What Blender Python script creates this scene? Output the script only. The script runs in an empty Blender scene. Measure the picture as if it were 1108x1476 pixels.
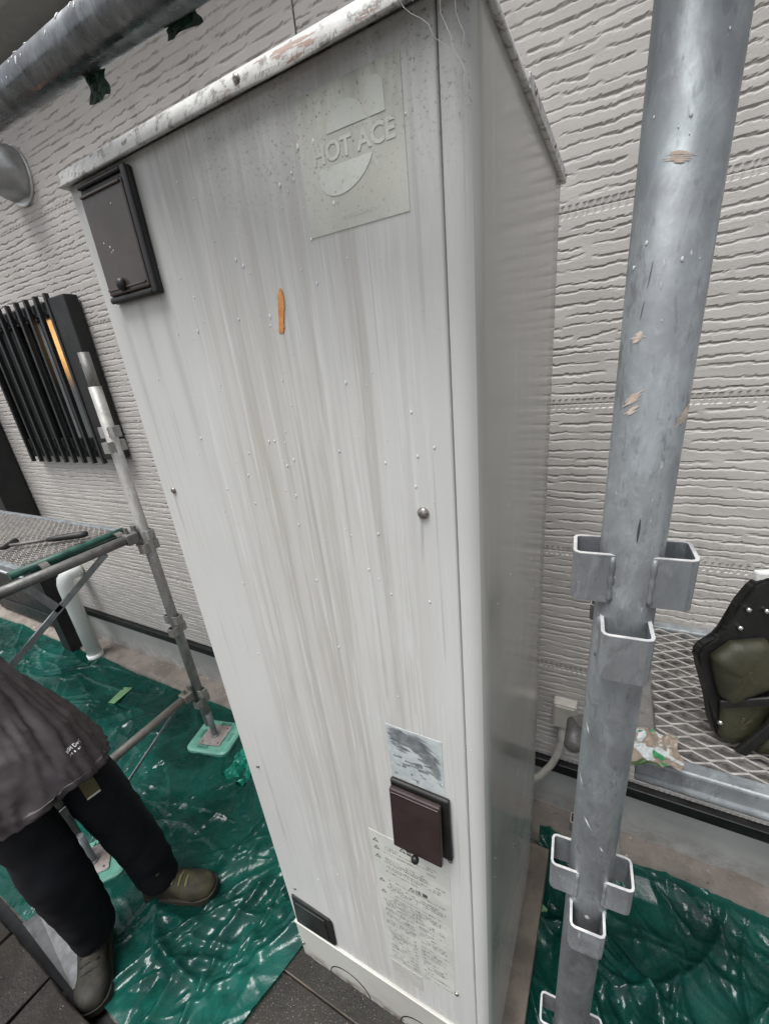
import bpy, bmesh, math, random
import numpy as np
from mathutils import Vector, Matrix, noise as mnoise

S = bpy.context.scene
COL = S.collection
random.seed(7)
rng = np.random.default_rng(7)

# ------------------------------------------------------------------ camera
cam_data = bpy.data.cameras.new('camera')
cam = bpy.data.objects.new('camera', cam_data)
COL.objects.link(cam)
S.camera = cam
RIGHT = Vector((0.8813484900, 0.4610261402, -0.1033428137))
DOWN = Vector((0.0869876628, -0.3733302947, -0.9236111939))
FWD = Vector((-0.4643899069, 0.8050337813, -0.3691376779))
m = Matrix((RIGHT, -DOWN, -FWD)).transposed().to_4x4()
m.translation = Vector((0, 0, 2.0))
cam.matrix_world = m
cam_data.sensor_fit = 'VERTICAL'
cam_data.sensor_height = 36.0
cam_data.lens = 603.186 / 1476 * 36.0
cam_data.shift_x = 4.11 / 1476
cam_data.shift_y = 18.45 / 1476
cam_data.clip_start = 0.02
cam_data.clip_end = 400

# ------------------------------------------------------------------ sky, sun, exposure
SUN_EL, SUN_AZ = math.radians(70), math.radians(200)      # azimuth clockwise from +Y
world = bpy.data.worlds.new('World')
S.world = world
world.use_nodes = True
nt = world.node_tree
nt.nodes.clear()
sky = nt.nodes.new('ShaderNodeTexSky')
sky.sky_type = 'NISHITA'
sky.sun_disc = False
sky.sun_elevation = SUN_EL
sky.sun_rotation = SUN_AZ
sky.dust_density = 4.0
sky.ozone_density = 1.0
hs = nt.nodes.new('ShaderNodeHueSaturation')
hs.inputs['Saturation'].default_value = 0.22
bg = nt.nodes.new('ShaderNodeBackground')
bg.inputs['Strength'].default_value = 0.085
wo = nt.nodes.new('ShaderNodeOutputWorld')
nt.links.new(sky.outputs[0], hs.inputs['Color'])
nt.links.new(hs.outputs[0], bg.inputs['Color'])
nt.links.new(bg.outputs[0], wo.inputs['Surface'])

sun_data = bpy.data.lights.new('sun', 'SUN')
sun_data.energy = 1.5
sun_data.angle = math.radians(28)
sun_data.color = (1.0, 0.995, 0.985)
sun = bpy.data.objects.new('sun', sun_data)
COL.objects.link(sun)
sd = Vector((math.sin(SUN_AZ) * math.cos(SUN_EL), math.cos(SUN_AZ) * math.cos(SUN_EL), math.sin(SUN_EL)))
sun.rotation_euler = sd.to_track_quat('Z', 'Y').to_euler()
sun.location = sd * 20

S.view_settings.view_transform = 'Standard'
S.view_settings.look = 'None'
S.view_settings.gamma = 1
S.view_settings.exposure = 1.1
S.render.engine = 'CYCLES'
S.cycles.max_bounces = 6
S.cycles.diffuse_bounces = 3
S.cycles.glossy_bounces = 3
S.cycles.transmission_bounces = 4
S.cycles.transparent_max_bounces = 8

# ------------------------------------------------------------------ material helpers
class NT:
    def __init__(s, name):
        s.m = bpy.data.materials.new(name)
        s.m.use_nodes = True
        s.t = s.m.node_tree
        s.b = s.t.nodes['Principled BSDF']
        s.out = s.t.nodes['Material Output']
        s._pos = None
    def n(s, typ, **kw):
        nd = s.t.nodes.new(typ)
        for k, v in kw.items():
            setattr(nd, k, v)
        return nd
    def link(s, a, b):
        s.t.links.new(a, b)
    def put(s, sock, v):
        if hasattr(v, 'is_output') or isinstance(v, bpy.types.NodeSocket):
            s.link(v, sock)
        elif isinstance(v, (tuple, list)) and len(v) == 3 and sock.type == 'RGBA':
            sock.default_value = (*v, 1)
        else:
            sock.default_value = v
    def pos(s, obj=False):
        if obj:
            return s.n('ShaderNodeTexCoord').outputs['Object']
        if s._pos is None:
            s._pos = s.n('ShaderNodeNewGeometry').outputs['Position']
        return s._pos
    def xyz(s):
        sp = s.n('ShaderNodeSeparateXYZ')
        s.link(s.pos(), sp.inputs[0])
        return sp.outputs
    def noise(s, scale=5, detail=4, rough=0.55, stretch=(1, 1, 1), off=(0, 0, 0), dist=0.0, obj=False):
        mp = s.n('ShaderNodeMapping')
        s.link(s.pos(obj), mp.inputs['Vector'])
        mp.inputs['Scale'].default_value = stretch
        mp.inputs['Location'].default_value = off
        nz = s.n('ShaderNodeTexNoise')
        s.link(mp.outputs[0], nz.inputs['Vector'])
        nz.inputs['Scale'].default_value = scale
        nz.inputs['Detail'].default_value = detail
        nz.inputs['Roughness'].default_value = rough
        nz.inputs['Distortion'].default_value = dist
        return nz.outputs['Fac']
    def ramp(s, v, a, b, lo=0.0, hi=1.0):
        r = s.n('ShaderNodeMapRange', interpolation_type='SMOOTHSTEP')
        s.put(r.inputs['Value'], v)
        r.inputs['From Min'].default_value = a
        r.inputs['From Max'].default_value = b
        r.inputs['To Min'].default_value = lo
        r.inputs['To Max'].default_value = hi
        return r.outputs['Result']
    def math(s, op, a, b=0.0):
        k = s.n('ShaderNodeMath', operation=op)
        s.put(k.inputs[0], a)
        s.put(k.inputs[1], b)
        return k.outputs[0]
    def mul(s, *a):
        r = a[0]
        for x in a[1:]:
            r = s.math('MULTIPLY', r, x)
        return r
    def box(s, v, a, b, soft):
        return s.mul(s.ramp(v, a - soft, a + soft), s.ramp(v, b - soft, b + soft, 1, 0))
    def mix(s, fac, a, b):
        k = s.n('ShaderNodeMix', data_type='RGBA')
        s.put(k.inputs['Factor'], fac)
        s.put(k.inputs['A'], a) if False else s.put(k.inputs[6], a)
        s.put(k.inputs[7], b)
        return k.outputs[2]
    def color(s, c):
        s.put(s.b.inputs['Base Color'], c)
    def rough(s, v):
        s.put(s.b.inputs['Roughness'], v)
    def bump(s, h, strength=0.3, dist=0.01):
        bp = s.n('ShaderNodeBump')
        bp.inputs['Strength'].default_value = strength
        bp.inputs['Distance'].default_value = dist
        prev = s.b.inputs['Normal'].links
        if prev:
            s.link(prev[0].from_socket, bp.inputs['Normal'])
        s.link(h, bp.inputs['Height'])
        s.link(bp.outputs[0], s.b.inputs['Normal'])

def simple(name, c1, c2=None, rough=0.5, metal=0.0, scale=20, spec=0.5, bump=0.0, bscale=200, bdist=0.002, lo=0.35, hi=0.65, stretch=(1, 1, 1), rvar=0.08):
    k = NT(name)
    if c2:
        k.color(k.mix(k.ramp(k.noise(scale, 5, 0.6, stretch), lo, hi), c1, c2))
    else:
        k.color(c1)
    k.rough(k.ramp(k.noise(scale * 0.7, 3), 0.3, 0.7, max(rough - rvar, 0.02), min(rough + rvar, 1)))
    k.b.inputs['Metallic'].default_value = metal
    k.b.inputs['Specular IOR Level'].default_value = spec
    if bump:
        k.bump(k.noise(bscale, 3, 0.6), bump, bdist)
    return k.m

M = {}
# wall siding
k = NT('siding_paint')
big = k.noise(1.7, 3)
fine = k.noise(160, 3, 0.7)
c = k.mix(k.ramp(big, 0.3, 0.7), (0.43, 0.408, 0.385), (0.485, 0.46, 0.435))
c = k.mix(k.mul(k.ramp(k.noise(9, 5, 0.65, (1, 1, 0.35)), 0.52, 0.75), 0.5), c, (0.35, 0.33, 0.308))
zz = k.xyz()
grime = k.mul(k.box(zz[2], 0.9, 1.42, 0.05), k.ramp(zz[0], 0.0, 0.25), k.ramp(k.noise(60, 4, 0.7), 0.5, 0.7))
c = k.mix(k.mul(grime, 0.55), c, (0.16, 0.13, 0.10))
k.color(c)
k.rough(0.62)
k.bump(fine, 0.5, 0.0014)
k.bump(k.noise(45, 4, 0.7, (1, 1, 2.5)), 0.35, 0.002)
M['siding'] = k.m
M['joint'] = simple('joint_sealant', (0.40, 0.38, 0.36), (0.3, 0.29, 0.27), 0.6)
M['flash'] = simple('black_flashing', (0.006, 0.006, 0.0065), (0.014, 0.014, 0.014), 0.4)
k = NT('foundation_render')
c = k.mix(k.ramp(k.noise(3, 5), 0.35, 0.7), (0.40, 0.405, 0.39), (0.50, 0.50, 0.48))
c = k.mix(k.mul(k.ramp(k.xyz()[2], 0.05, 0.22, 1, 0), k.ramp(k.noise(14, 5, 0.7), 0.35, 0.65), 0.6), c, (0.22, 0.19, 0.155))
k.color(c); k.rough(0.75); k.bump(k.noise(220, 3), 0.25, 0.002)
M['found'] = k.m
k = NT('ledge_concrete')
c = k.mix(k.ramp(k.noise(7, 6, 0.65), 0.35, 0.65), (0.24, 0.208, 0.18), (0.15, 0.128, 0.108))
c = k.mix(k.ramp(k.noise(45, 5, 0.7), 0.62, 0.7), c, (0.06, 0.05, 0.045))
c = k.mix(k.ramp(k.noise(30, 5, 0.7, off=(3, 1, 2)), 0.62, 0.72), c, (0.6, 0.57, 0.53))
k.color(c); k.rough(0.6); k.bump(k.noise(90, 5, 0.7), 0.5, 0.006)
M['ledge'] = k.m
k = NT('wet_concrete')
c = k.mix(k.ramp(k.noise(6, 6, 0.65), 0.35, 0.65), (0.018, 0.0165, 0.014), (0.036, 0.033, 0.028))
c = k.mix(k.ramp(k.noise(330, 2, 0.5), 0.66, 0.74), c, (0.42, 0.41, 0.38))
k.color(c); k.rough(k.ramp(k.noise(12, 4), 0.35, 0.65, 0.4, 0.75)); k.b.inputs['Specular IOR Level'].default_value = 0.3; k.bump(k.noise(60, 6, 0.75), 0.8, 0.006)
M['wetcon'] = k.m
k = NT('pad_side_concrete')
c = k.mix(k.ramp(k.noise(8, 6, 0.65), 0.35, 0.65), (0.16, 0.136, 0.11), (0.09, 0.075, 0.06))
c = k.mix(k.ramp(k.noise(3, 6, 0.65), 0.5, 0.65), c, (0.07, 0.06, 0.05))
k.color(c); k.rough(0.55); k.bump(k.noise(120, 4, 0.7), 0.5, 0.004)
M['padcon'] = k.m
M['ground'] = simple('wet_ground', (0.05, 0.045, 0.038), (0.15, 0.135, 0.115), 0.45, scale=8, bump=0.6, bscale=60, bdist=0.01)
k = NT('dark_block')
c = k.mix(k.ramp(k.noise(4, 6, 0.65), 0.35, 0.65), (0.010, 0.008, 0.0065), (0.022, 0.0175, 0.0135))
c = k.mix(k.ramp(k.noise(220, 2), 0.7, 0.76), c, (0.35, 0.34, 0.32))
k.color(c); k.rough(k.ramp(k.noise(5, 4), 0.4, 0.65, 0.4, 0.75)); k.b.inputs['Specular IOR Level'].default_value = 0.3; k.bump(k.noise(40, 6, 0.75), 0.8, 0.008)
M['block'] = k.m

# galvanised steel
def galv(name, c1, c2, rough=0.42, metal=0.75, spots=0.5, spotcol=(0.10, 0.10, 0.105), streak=(1, 1, 0.4), s1=22):
    k = NT(name)
    c = k.mix(k.ramp(k.noise(s1, 5, 0.6, streak), 0.35, 0.68), c1, c2)
    c = k.mix(k.mul(k.ramp(k.noise(9, 6, 0.7, (1, 1, 0.6), (2, 5, 8), 0.8), 0.42, 0.62), 0.5), c, (c1[0] * 0.66, c1[1] * 0.61, c1[2] * 0.62))
    c = k.mix(k.mul(k.ramp(k.noise(38, 6, 0.75, (1, 1, 0.5), (6, 3, 4), 1.0), 0.5, 0.64), 0.28), c, (c2[0] * 1.3, c2[1] * 1.33, c2[2] * 1.3))
    c = k.mix(k.mul(k.ramp(k.noise(150, 3, 0.6, (1, 1, 0.3), (8, 1, 6), 0.6), 0.58, 0.66), 0.3), c, (c1[0] * 0.4, c1[1] * 0.4, c1[2] * 0.42))
    c = k.mix(k.mul(k.ramp(k.noise(60, 5, 0.7, streak, (5, 2, 1)), 0.60, 0.68), spots), c, spotcol)
    c = k.mix(k.mul(k.ramp(k.noise(120, 4, 0.7, (1, 1, 0.25), (1, 7, 3)), 0.66, 0.72), 0.7), c, (0.62, 0.63, 0.62))
    k.color(c)
    k.rough(k.ramp(k.noise(35, 4, 0.6, (1, 1, 0.5)), 0.3, 0.7, rough - 0.1, rough + 0.14))
    k.b.inputs['Metallic'].default_value = metal
    k.bump(k.noise(28, 3, 0.5), 0.22, 0.004)
    k.bump(k.noise(240, 2, 0.5), 0.12, 0.001)
    return k.m
M['galv'] = galv('galvanised_steel', (0.235, 0.258, 0.272), (0.335, 0.36, 0.375), 0.46, 0.5)
M['galv_wet'] = galv('wet_galvanised_steel', (0.14, 0.15, 0.158), (0.25, 0.265, 0.275), 0.24, 0.88, streak=(1, 1, 1))
M['galv_old'] = galv('weathered_steel', (0.23, 0.226, 0.21), (0.15, 0.153, 0.15), 0.5, 0.45, 0.7, (0.09, 0.085, 0.08))
M['galv_dirty'] = galv('mud_spattered_steel', (0.25, 0.24, 0.215), (0.16, 0.153, 0.14), 0.55, 0.3, 0.6, (0.12, 0.10, 0.085))
M['galv_paint'] = galv('paint_splashed_steel', (0.30, 0.30, 0.285), (0.40, 0.395, 0.37), 0.55, 0.25, 0.75, (0.12, 0.12, 0.118))
M['edge'] = simple('bright_cut_edge', (0.62, 0.62, 0.61), (0.42, 0.43, 0.43), 0.45, 0.3, 60)
M['scrape'] = simple('beige_scrape', (0.50, 0.40, 0.33), (0.62, 0.53, 0.46), 0.7, scale=90)
M['whitepaint'] = simple('white_paint_splash', (0.72, 0.73, 0.70), (0.55, 0.56, 0.54), 0.6, scale=90)
M['darkscratch'] = simple('dark_scratch', (0.05, 0.055, 0.06), None, 0.5)
M['greenplate'] = simple('mint_plastic', (0.10, 0.31, 0.24), (0.16, 0.38, 0.30), 0.45, scale=14, bump=0.3, bscale=140)
M['rustplate'] = simple('muddy_steel_plate', (0.27, 0.22, 0.20), (0.36, 0.34, 0.33), 0.6, 0.2, 25, bump=0.3)
M['greenbar'] = simple('dark_green_paint', (0.012, 0.06, 0.045), (0.03, 0.11, 0.085), 0.45, scale=25)
M['meshmetal'] = simple('dusty_expanded_metal', (0.36, 0.345, 0.325), (0.22, 0.205, 0.19), 0.55, 0.35, 60)
M['pan'] = simple('dusty_deck_pan', (0.085, 0.08, 0.075), (0.25, 0.235, 0.22), 0.7, 0.1, 16, bump=0.5, bscale=70, bdist=0.004)

# heater paint
k = NT('heater_front_paint')
p = k.xyz()
base = k.mix(k.ramp(k.noise(2.2, 4), 0.3, 0.7), (0.535, 0.538, 0.522), (0.58, 0.582, 0.566))
st1 = k.ramp(k.noise(1, 8, 0.72, (38, 1, 0.9), dist=0.12), 0.45, 0.62)
band = k.mul(k.box(p[0], -0.60, -0.24, 0.05), k.ramp(p[2], 0.45, 1.2, 0.35, 1.0))
broad = k.mul(k.box(p[0], -0.53, -0.33, 0.06), k.ramp(k.noise(1, 4, 0.6, (9, 1, 0.8), (5, 0, 2)), 0.3, 0.6))
base = k.mix(k.mul(broad, 0.42), base, (0.445, 0.425, 0.385))
c = k.mix(k.mul(st1, band, 0.7), base, (0.41, 0.392, 0.355))
st2 = k.ramp(k.noise(1, 5, 0.7, (120, 1, 3.0), (4, 0, 1), 0.1), 0.53, 0.64)
c = k.mix(k.mul(st2, k.box(p[0], -0.62, -0.20, 0.05), 0.38), c, (0.73, 0.745, 0.74))
st3 = k.ramp(k.noise(1, 5, 0.7, (110, 1, 0.8), (9, 0, 3), 0.15), 0.56, 0.64)
c = k.mix(k.mul(st3, k.ramp(k.noise(4, 3), 0.4, 0.6), 0.42), c, (0.33, 0.315, 0.285))
top_grime_shade = k.mul(k.ramp(p[2], 1.90, 2.28), k.ramp(k.noise(1, 6, 0.75, (30, 1, 4), (2, 0, 7)), 0.2, 0.7, 0.3, 1.0))  # grime towards the top, also painted in for shade below the lid
c = k.mix(k.mul(top_grime_shade, 0.62), c, (0.26, 0.265, 0.26))
mil = k.mul(k.ramp(k.noise(210, 4, 0.75), 0.55, 0.66), k.ramp(p[2], 2.12, 2.28), k.ramp(p[0], -0.60, -0.40), k.ramp(k.noise(9, 3), 0.35, 0.6))
c = k.mix(k.mul(mil, 0.75), c, (0.06, 0.062, 0.058))
# run marks below the fixings
wobn = k.math('MULTIPLY', k.math('SUBTRACT', k.noise(3, 2), 0.5), 0.03)
for (sx, z0, z1, w) in ((-0.215, 1.70, 1.795, 0.0022), (-0.733, 1.66, 1.80, 0.002), (-0.727, 1.85, 2.125, 0.006), (-0.622, 1.75, 2.12, 0.007), (-0.675, 1.95, 2.12, 0.005), (-0.47, 0.5, 2.0, 0.003), (-0.40, 0.45, 2.05, 0.0025)):
    f = k.mul(k.box(k.math('ADD', p[0], wobn), sx - w, sx + w, w * 1.2), k.ramp(p[2], z0, z0 + (z1 - z0) * 0.75), k.ramp(p[2], z1 - (0.004 if z1 < 1.95 or z1 > 2.1 else 0.3), z1 + 0.004, 1, 0))
    c = k.mix(k.mul(f, 0.40 if z1 < 1.95 else 0.24), c, (0.17, 0.17, 0.16))
k.color(c)
k.rough(k.ramp(k.noise(1, 5, 0.6, (30, 1, 3)), 0.3, 0.7, 0.32, 0.52))
k.bump(k.noise(3.5, 3), 0.05, 0.02)
k.bump(k.noise(350, 2), 0.06, 0.001)
M['hfront'] = k.m
k = NT('heater_side_paint_shaded')  # same paint as the front, its colour darkened to stand for shade
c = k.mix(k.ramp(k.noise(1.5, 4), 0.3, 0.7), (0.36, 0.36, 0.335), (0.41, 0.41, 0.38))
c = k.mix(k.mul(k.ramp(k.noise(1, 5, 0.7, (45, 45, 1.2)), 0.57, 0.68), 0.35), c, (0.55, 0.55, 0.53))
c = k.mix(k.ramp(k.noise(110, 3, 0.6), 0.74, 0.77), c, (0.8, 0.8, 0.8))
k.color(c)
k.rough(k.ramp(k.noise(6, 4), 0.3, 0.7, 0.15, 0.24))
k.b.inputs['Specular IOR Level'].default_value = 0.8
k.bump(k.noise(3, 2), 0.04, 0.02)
M['hside_shaded'] = k.m
k = NT('heater_skirt_paint')
p = k.xyz()
c = k.mix(k.ramp(k.noise(3, 5), 0.35, 0.65), (0.52, 0.52, 0.48), (0.42, 0.41, 0.375))
c = k.mix(k.mul(k.ramp(p[2], 0.14, 0.20, 1, 0), k.ramp(k.noise(25, 5, 0.7), 0.35, 0.6)), c, (0.14, 0.11, 0.085))
k.color(c); k.rough(0.42)
M['hskirt'] = k.m
k = NT('heater_lid_paint')
c = k.mix(k.ramp(k.noise(30, 5, 0.65), 0.35, 0.65), (0.66, 0.665, 0.645), (0.54, 0.54, 0.52))
c = k.mix(k.mul(k.ramp(k.noise(55, 6, 0.75), 0.50, 0.62), 0.85), c, (0.18, 0.17, 0.155))
px = k.xyz()[0]
peel = k.mul(k.ramp(k.noise(1, 5, 0.65, (16, 3, 120), (1, 0, 2)), 0.575, 0.595), k.box(px, -0.42, -0.15, 0.04), k.ramp(k.xyz()[1], 0.49, 0.5, 1, 0))
c = k.mix(peel, c, (0.36, 0.26, 0.21))
k.color(c); k.rough(0.55); k.bump(peel, 0.4, 0.002); k.bump(k.noise(150, 4, 0.7), 0.3, 0.002)
M['hlid'] = k.m
M['cover'] = simple('brown_plastic_cover', (0.046, 0.036, 0.032), (0.062, 0.048, 0.043), 0.22, scale=12, bump=0.06, bscale=200)
M['cover_low'] = simple('maroon_plastic_cover', (0.021, 0.0115, 0.0118), (0.03, 0.018, 0.0178), 0.42, scale=18)
M['coverframe'] = simple('black_plastic', (0.006, 0.006, 0.0065), (0.012, 0.0115, 0.012), 0.45, scale=25)
M['screw'] = simple('steel_screw', (0.42, 0.40, 0.37), (0.2, 0.18, 0.16), 0.3, 0.85, 200)
k = NT('faded_logo_label')
c = k.mix(k.ramp(k.noise(12, 5, 0.7, (1, 1, 0.5)), 0.35, 0.65), (0.41, 0.415, 0.37), (0.475, 0.478, 0.435))
pz = k.xyz()[2]
c = k.mix(k.mul(k.ramp(pz, 2.16, 2.27), k.ramp(k.noise(1, 4, 0.7, (20, 1, 6)), 0.3, 0.7), 0.8), c, (0.19, 0.195, 0.175))
c = k.mix(k.mul(k.ramp(k.noise(190, 4, 0.75), 0.57, 0.66), k.ramp(pz, 2.13, 2.26, 0.4, 1)), c, (0.10, 0.10, 0.09))
k.color(c); k.rough(0.5)
M['logolabel'] = k.m
k = NT('faded_logo_print')
c = k.mix(k.ramp(k.noise(25, 5, 0.7), 0.35, 0.65), (0.46, 0.475, 0.435), (0.53, 0.545, 0.505))
pz = k.xyz()[2]
c = k.mix(k.mul(k.ramp(pz, 2.19, 2.26), 0.6), c, (0.33, 0.345, 0.32))
c = k.mix(k.mul(k.ramp(k.noise(190, 4, 0.75), 0.6, 0.68), 0.7), c, (0.14, 0.14, 0.13))
k.color(c); k.rough(0.5)
M['logoprint'] = k.m
M['cautionlabel'] = simple('cream_label', (0.57, 0.58, 0.535), (0.49, 0.50, 0.465), 0.5, scale=14)
M['cautionprint'] = simple('faded_black_print', (0.02, 0.02, 0.019), (0.10, 0.10, 0.095), 0.5, scale=120)
M['brownlabel'] = simple('stained_label', (0.42, 0.415, 0.37), (0.50, 0.50, 0.47), 0.5, scale=30)
M['sticker'] = simple('silver_sticker', (0.52, 0.56, 0.56), (0.40, 0.44, 0.45), 0.4, scale=40)
M['stickerdark'] = simple('grey_sticker_print', (0.13, 0.145, 0.16), (0.24, 0.26, 0.27), 0.45, scale=55)
M['orange'] = simple('orange_tape', (0.50, 0.17, 0.035), (0.60, 0.27, 0.08), 0.5, scale=60, bump=0.3)
k = NT('water')
k.color((0.9, 0.92, 0.92)); k.b.inputs['Roughness'].default_value = 0.03
k.b.inputs['Transmission Weight'].default_value = 0.35; k.b.inputs['IOR'].default_value = 1.33
M['water'] = k.m
M['cobweb'] = simple('cobweb', (0.55, 0.55, 0.53), None, 0.8)

# green film
k = NT('green_masking_film')
lay = k.ramp(k.noise(2.3, 5, 0.6, dist=0.6), 0.38, 0.62)
lay2 = k.ramp(k.noise(5, 4, 0.6, (1, 1.8, 1), dist=1.5), 0.42, 0.66)
c = k.mix(lay, (0.006, 0.042, 0.037), (0.011, 0.098, 0.079))
c = k.mix(k.mul(lay2, 0.28), c, (0.010, 0.15, 0.115))
k.color(c)
k.rough(k.ramp(k.noise(7, 4), 0.35, 0.65, 0.10, 0.26))
k.b.inputs['Specular IOR Level'].default_value = 0.5
k.bump(k.noise(5, 3, 0.55, (1, 1, 1), dist=1.2), 0.4, 0.02)
k.bump(k.noise(40, 4, 0.65, dist=1.6), 0.3, 0.0025)
tr = k.n('ShaderNodeBsdfTransparent')
tr.inputs['Color'].default_value = (0.09, 0.50, 0.40, 1)
mx = k.n('ShaderNodeMixShader')
k.link(k.ramp(k.noise(3.1, 4, off=(4, 4, 0)), 0.35, 0.65, 0.42, 0.72), mx.inputs[0])
k.link(tr.outputs[0], mx.inputs[1]); k.link(k.b.outputs[0], mx.inputs[2])
k.link(mx.outputs[0], k.out.inputs['Surface'])
M['film'] = k.m
M['filmbright'] = simple('bunched_green_film', (0.01, 0.22, 0.155), (0.03, 0.38, 0.27), 0.16, scale=40, bump=0.6, bscale=60, bdist=0.006)
M['filmdark'] = simple('dark_green_scrap', (0.008, 0.03, 0.018), (0.02, 0.075, 0.04), 0.3, scale=60)
M['olivetape'] = simple('olive_tape', (0.10, 0.20, 0.10), (0.14, 0.26, 0.13), 0.4, scale=20)

M['black'] = simple('black_aluminium', (0.005, 0.0055, 0.006), (0.009, 0.0095, 0.01), 0.45, 0.0, 20)
M['slat'] = simple('black_slat', (0.012, 0.013, 0.0135), (0.02, 0.021, 0.022), 0.4, 0.0, 20)
M['glassdark'] = simple('frosted_pane', (0.13, 0.145, 0.148), (0.17, 0.185, 0.19), 0.25, scale=8)
k = NT('lit_amber_pane')
f0 = k.ramp(k.xyz()[2], 1.98, 2.15)
k.color(k.mix(f0, (0.12, 0.13, 0.13), (0.45, 0.24, 0.08)))
f = k.ramp(k.xyz()[2], 2.02, 2.24)
k.put(k.b.inputs['Emission Color'], (1.0, 0.55, 0.2))
k.put(k.b.inputs['Emission Strength'], k.mul(f, 0.5, k.ramp(k.noise(60, 3), 0.2, 0.8, 0.6, 1.0)))
k.rough(0.3)
M['amber'] = k.m
M['stainless'] = simple('stainless_hood', (0.68, 0.69, 0.69), (0.55, 0.56, 0.56), 0.36, 0.75, 15)
M['pvc'] = simple('white_pvc', (0.80, 0.82, 0.80), (0.74, 0.77, 0.75), 0.3, scale=6)
M['beigeplastic'] = simple('beige_plastic', (0.50, 0.48, 0.43), (0.42, 0.40, 0.36), 0.45, scale=15)
M['soffit'] = simple('soffit_board', (0.30, 0.30, 0.30), (0.34, 0.34, 0.33), 0.7)
M['jacket'] = simple('charcoal_jacket', (0.022, 0.0175, 0.0195), (0.036, 0.0295, 0.0325), 0.48, scale=14, bump=0.25, bscale=700, bdist=0.001)
M['print'] = simple('white_print', (0.75, 0.75, 0.75), None, 0.5)
M['trouser'] = simple('navy_black_cloth', (0.0022, 0.0025, 0.004), (0.004, 0.0045, 0.007), 0.75, scale=12, bump=0.25, bscale=500, bdist=0.001, spec=0.25)
M['boot'] = simple('olive_boot', (0.046, 0.039, 0.018), (0.017, 0.015, 0.009), 0.72, scale=30, bump=0.2, bscale=160)
M['boot_shaded'] = simple('olive_boot_shaded', (0.018, 0.016, 0.009), (0.007, 0.0063, 0.0042), 0.72, scale=30, bump=0.2, bscale=160)  # shaded copy of the olive boot colour for the second boot
M['sole'] = simple('dark_sole', (0.03, 0.026, 0.018), None, 0.7)
M['greyboard'] = simple('grey_board', (0.10, 0.105, 0.11), (0.18, 0.185, 0.19), 0.6, scale=20)
M['skin'] = simple('skin', (0.42, 0.25, 0.17), (0.48, 0.29, 0.2), 0.5)
M['hair'] = simple('black_hair', (0.012, 0.01, 0.009), None, 0.5)
M['khaki'] = simple('khaki_tag', (0.13, 0.12, 0.04), (0.16, 0.15, 0.06), 0.6)
M['leather'] = simple('black_leather', (0.005, 0.005, 0.005), (0.011, 0.0105, 0.01), 0.5, scale=30, bump=0.25, bscale=160)
M['olive'] = simple('olive_canvas', (0.026, 0.0255, 0.0125), (0.042, 0.040, 0.02), 0.55, scale=14, bump=0.3, bscale=90, bdist=0.003)
M['rivet'] = simple('chrome_rivet', (0.6, 0.6, 0.58), None, 0.18, 1.0)
M['rubber'] = simple('black_rubber_grip', (0.012, 0.012, 0.012), (0.03, 0.03, 0.03), 0.5)
k = NT('printed_scrap')
c = k.mix(k.ramp(k.noise(22, 2, 0.4), 0.52, 0.55), (0.42, 0.35, 0.28), (0.08, 0.14, 0.05))
c = k.mix(k.ramp(k.noise(36, 2, 0.4, off=(3, 3, 3)), 0.56, 0.58), c, (0.70, 0.74, 0.74))
c = k.mix(k.ramp(k.noise(40, 2, 0.4, off=(7, 1, 3)), 0.6, 0.62), c, (0.06, 0.35, 0.14))
k.color(c); k.rough(0.35)
M['scrap'] = k.m

# ------------------------------------------------------------------ mesh helpers
BASE = {}
def _link(name, me, parent, mat):
    if mat:
        me.materials.append(M[mat])
    o = bpy.data.objects.new(name, me)
    COL.objects.link(o)
    if parent is not None:
        o.parent = parent
    return o

def base_of(o):
    return BASE.get(o.name, Vector((0, 0, 0)))

def tag(o, label=None, cat=None, group=None, kind=None):
    if label: o['label'] = label
    if cat: o['category'] = cat
    if group: o['group'] = group
    if kind: o['kind'] = kind
    return o

def thing(name, loc, label, cat, group=None):
    o = bpy.data.objects.new(name, None)
    o.empty_display_size = 0.1
    COL.objects.link(o)
    o.location = loc
    BASE[o.name] = Vector(loc)
    return tag(o, label, cat, group)

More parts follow.
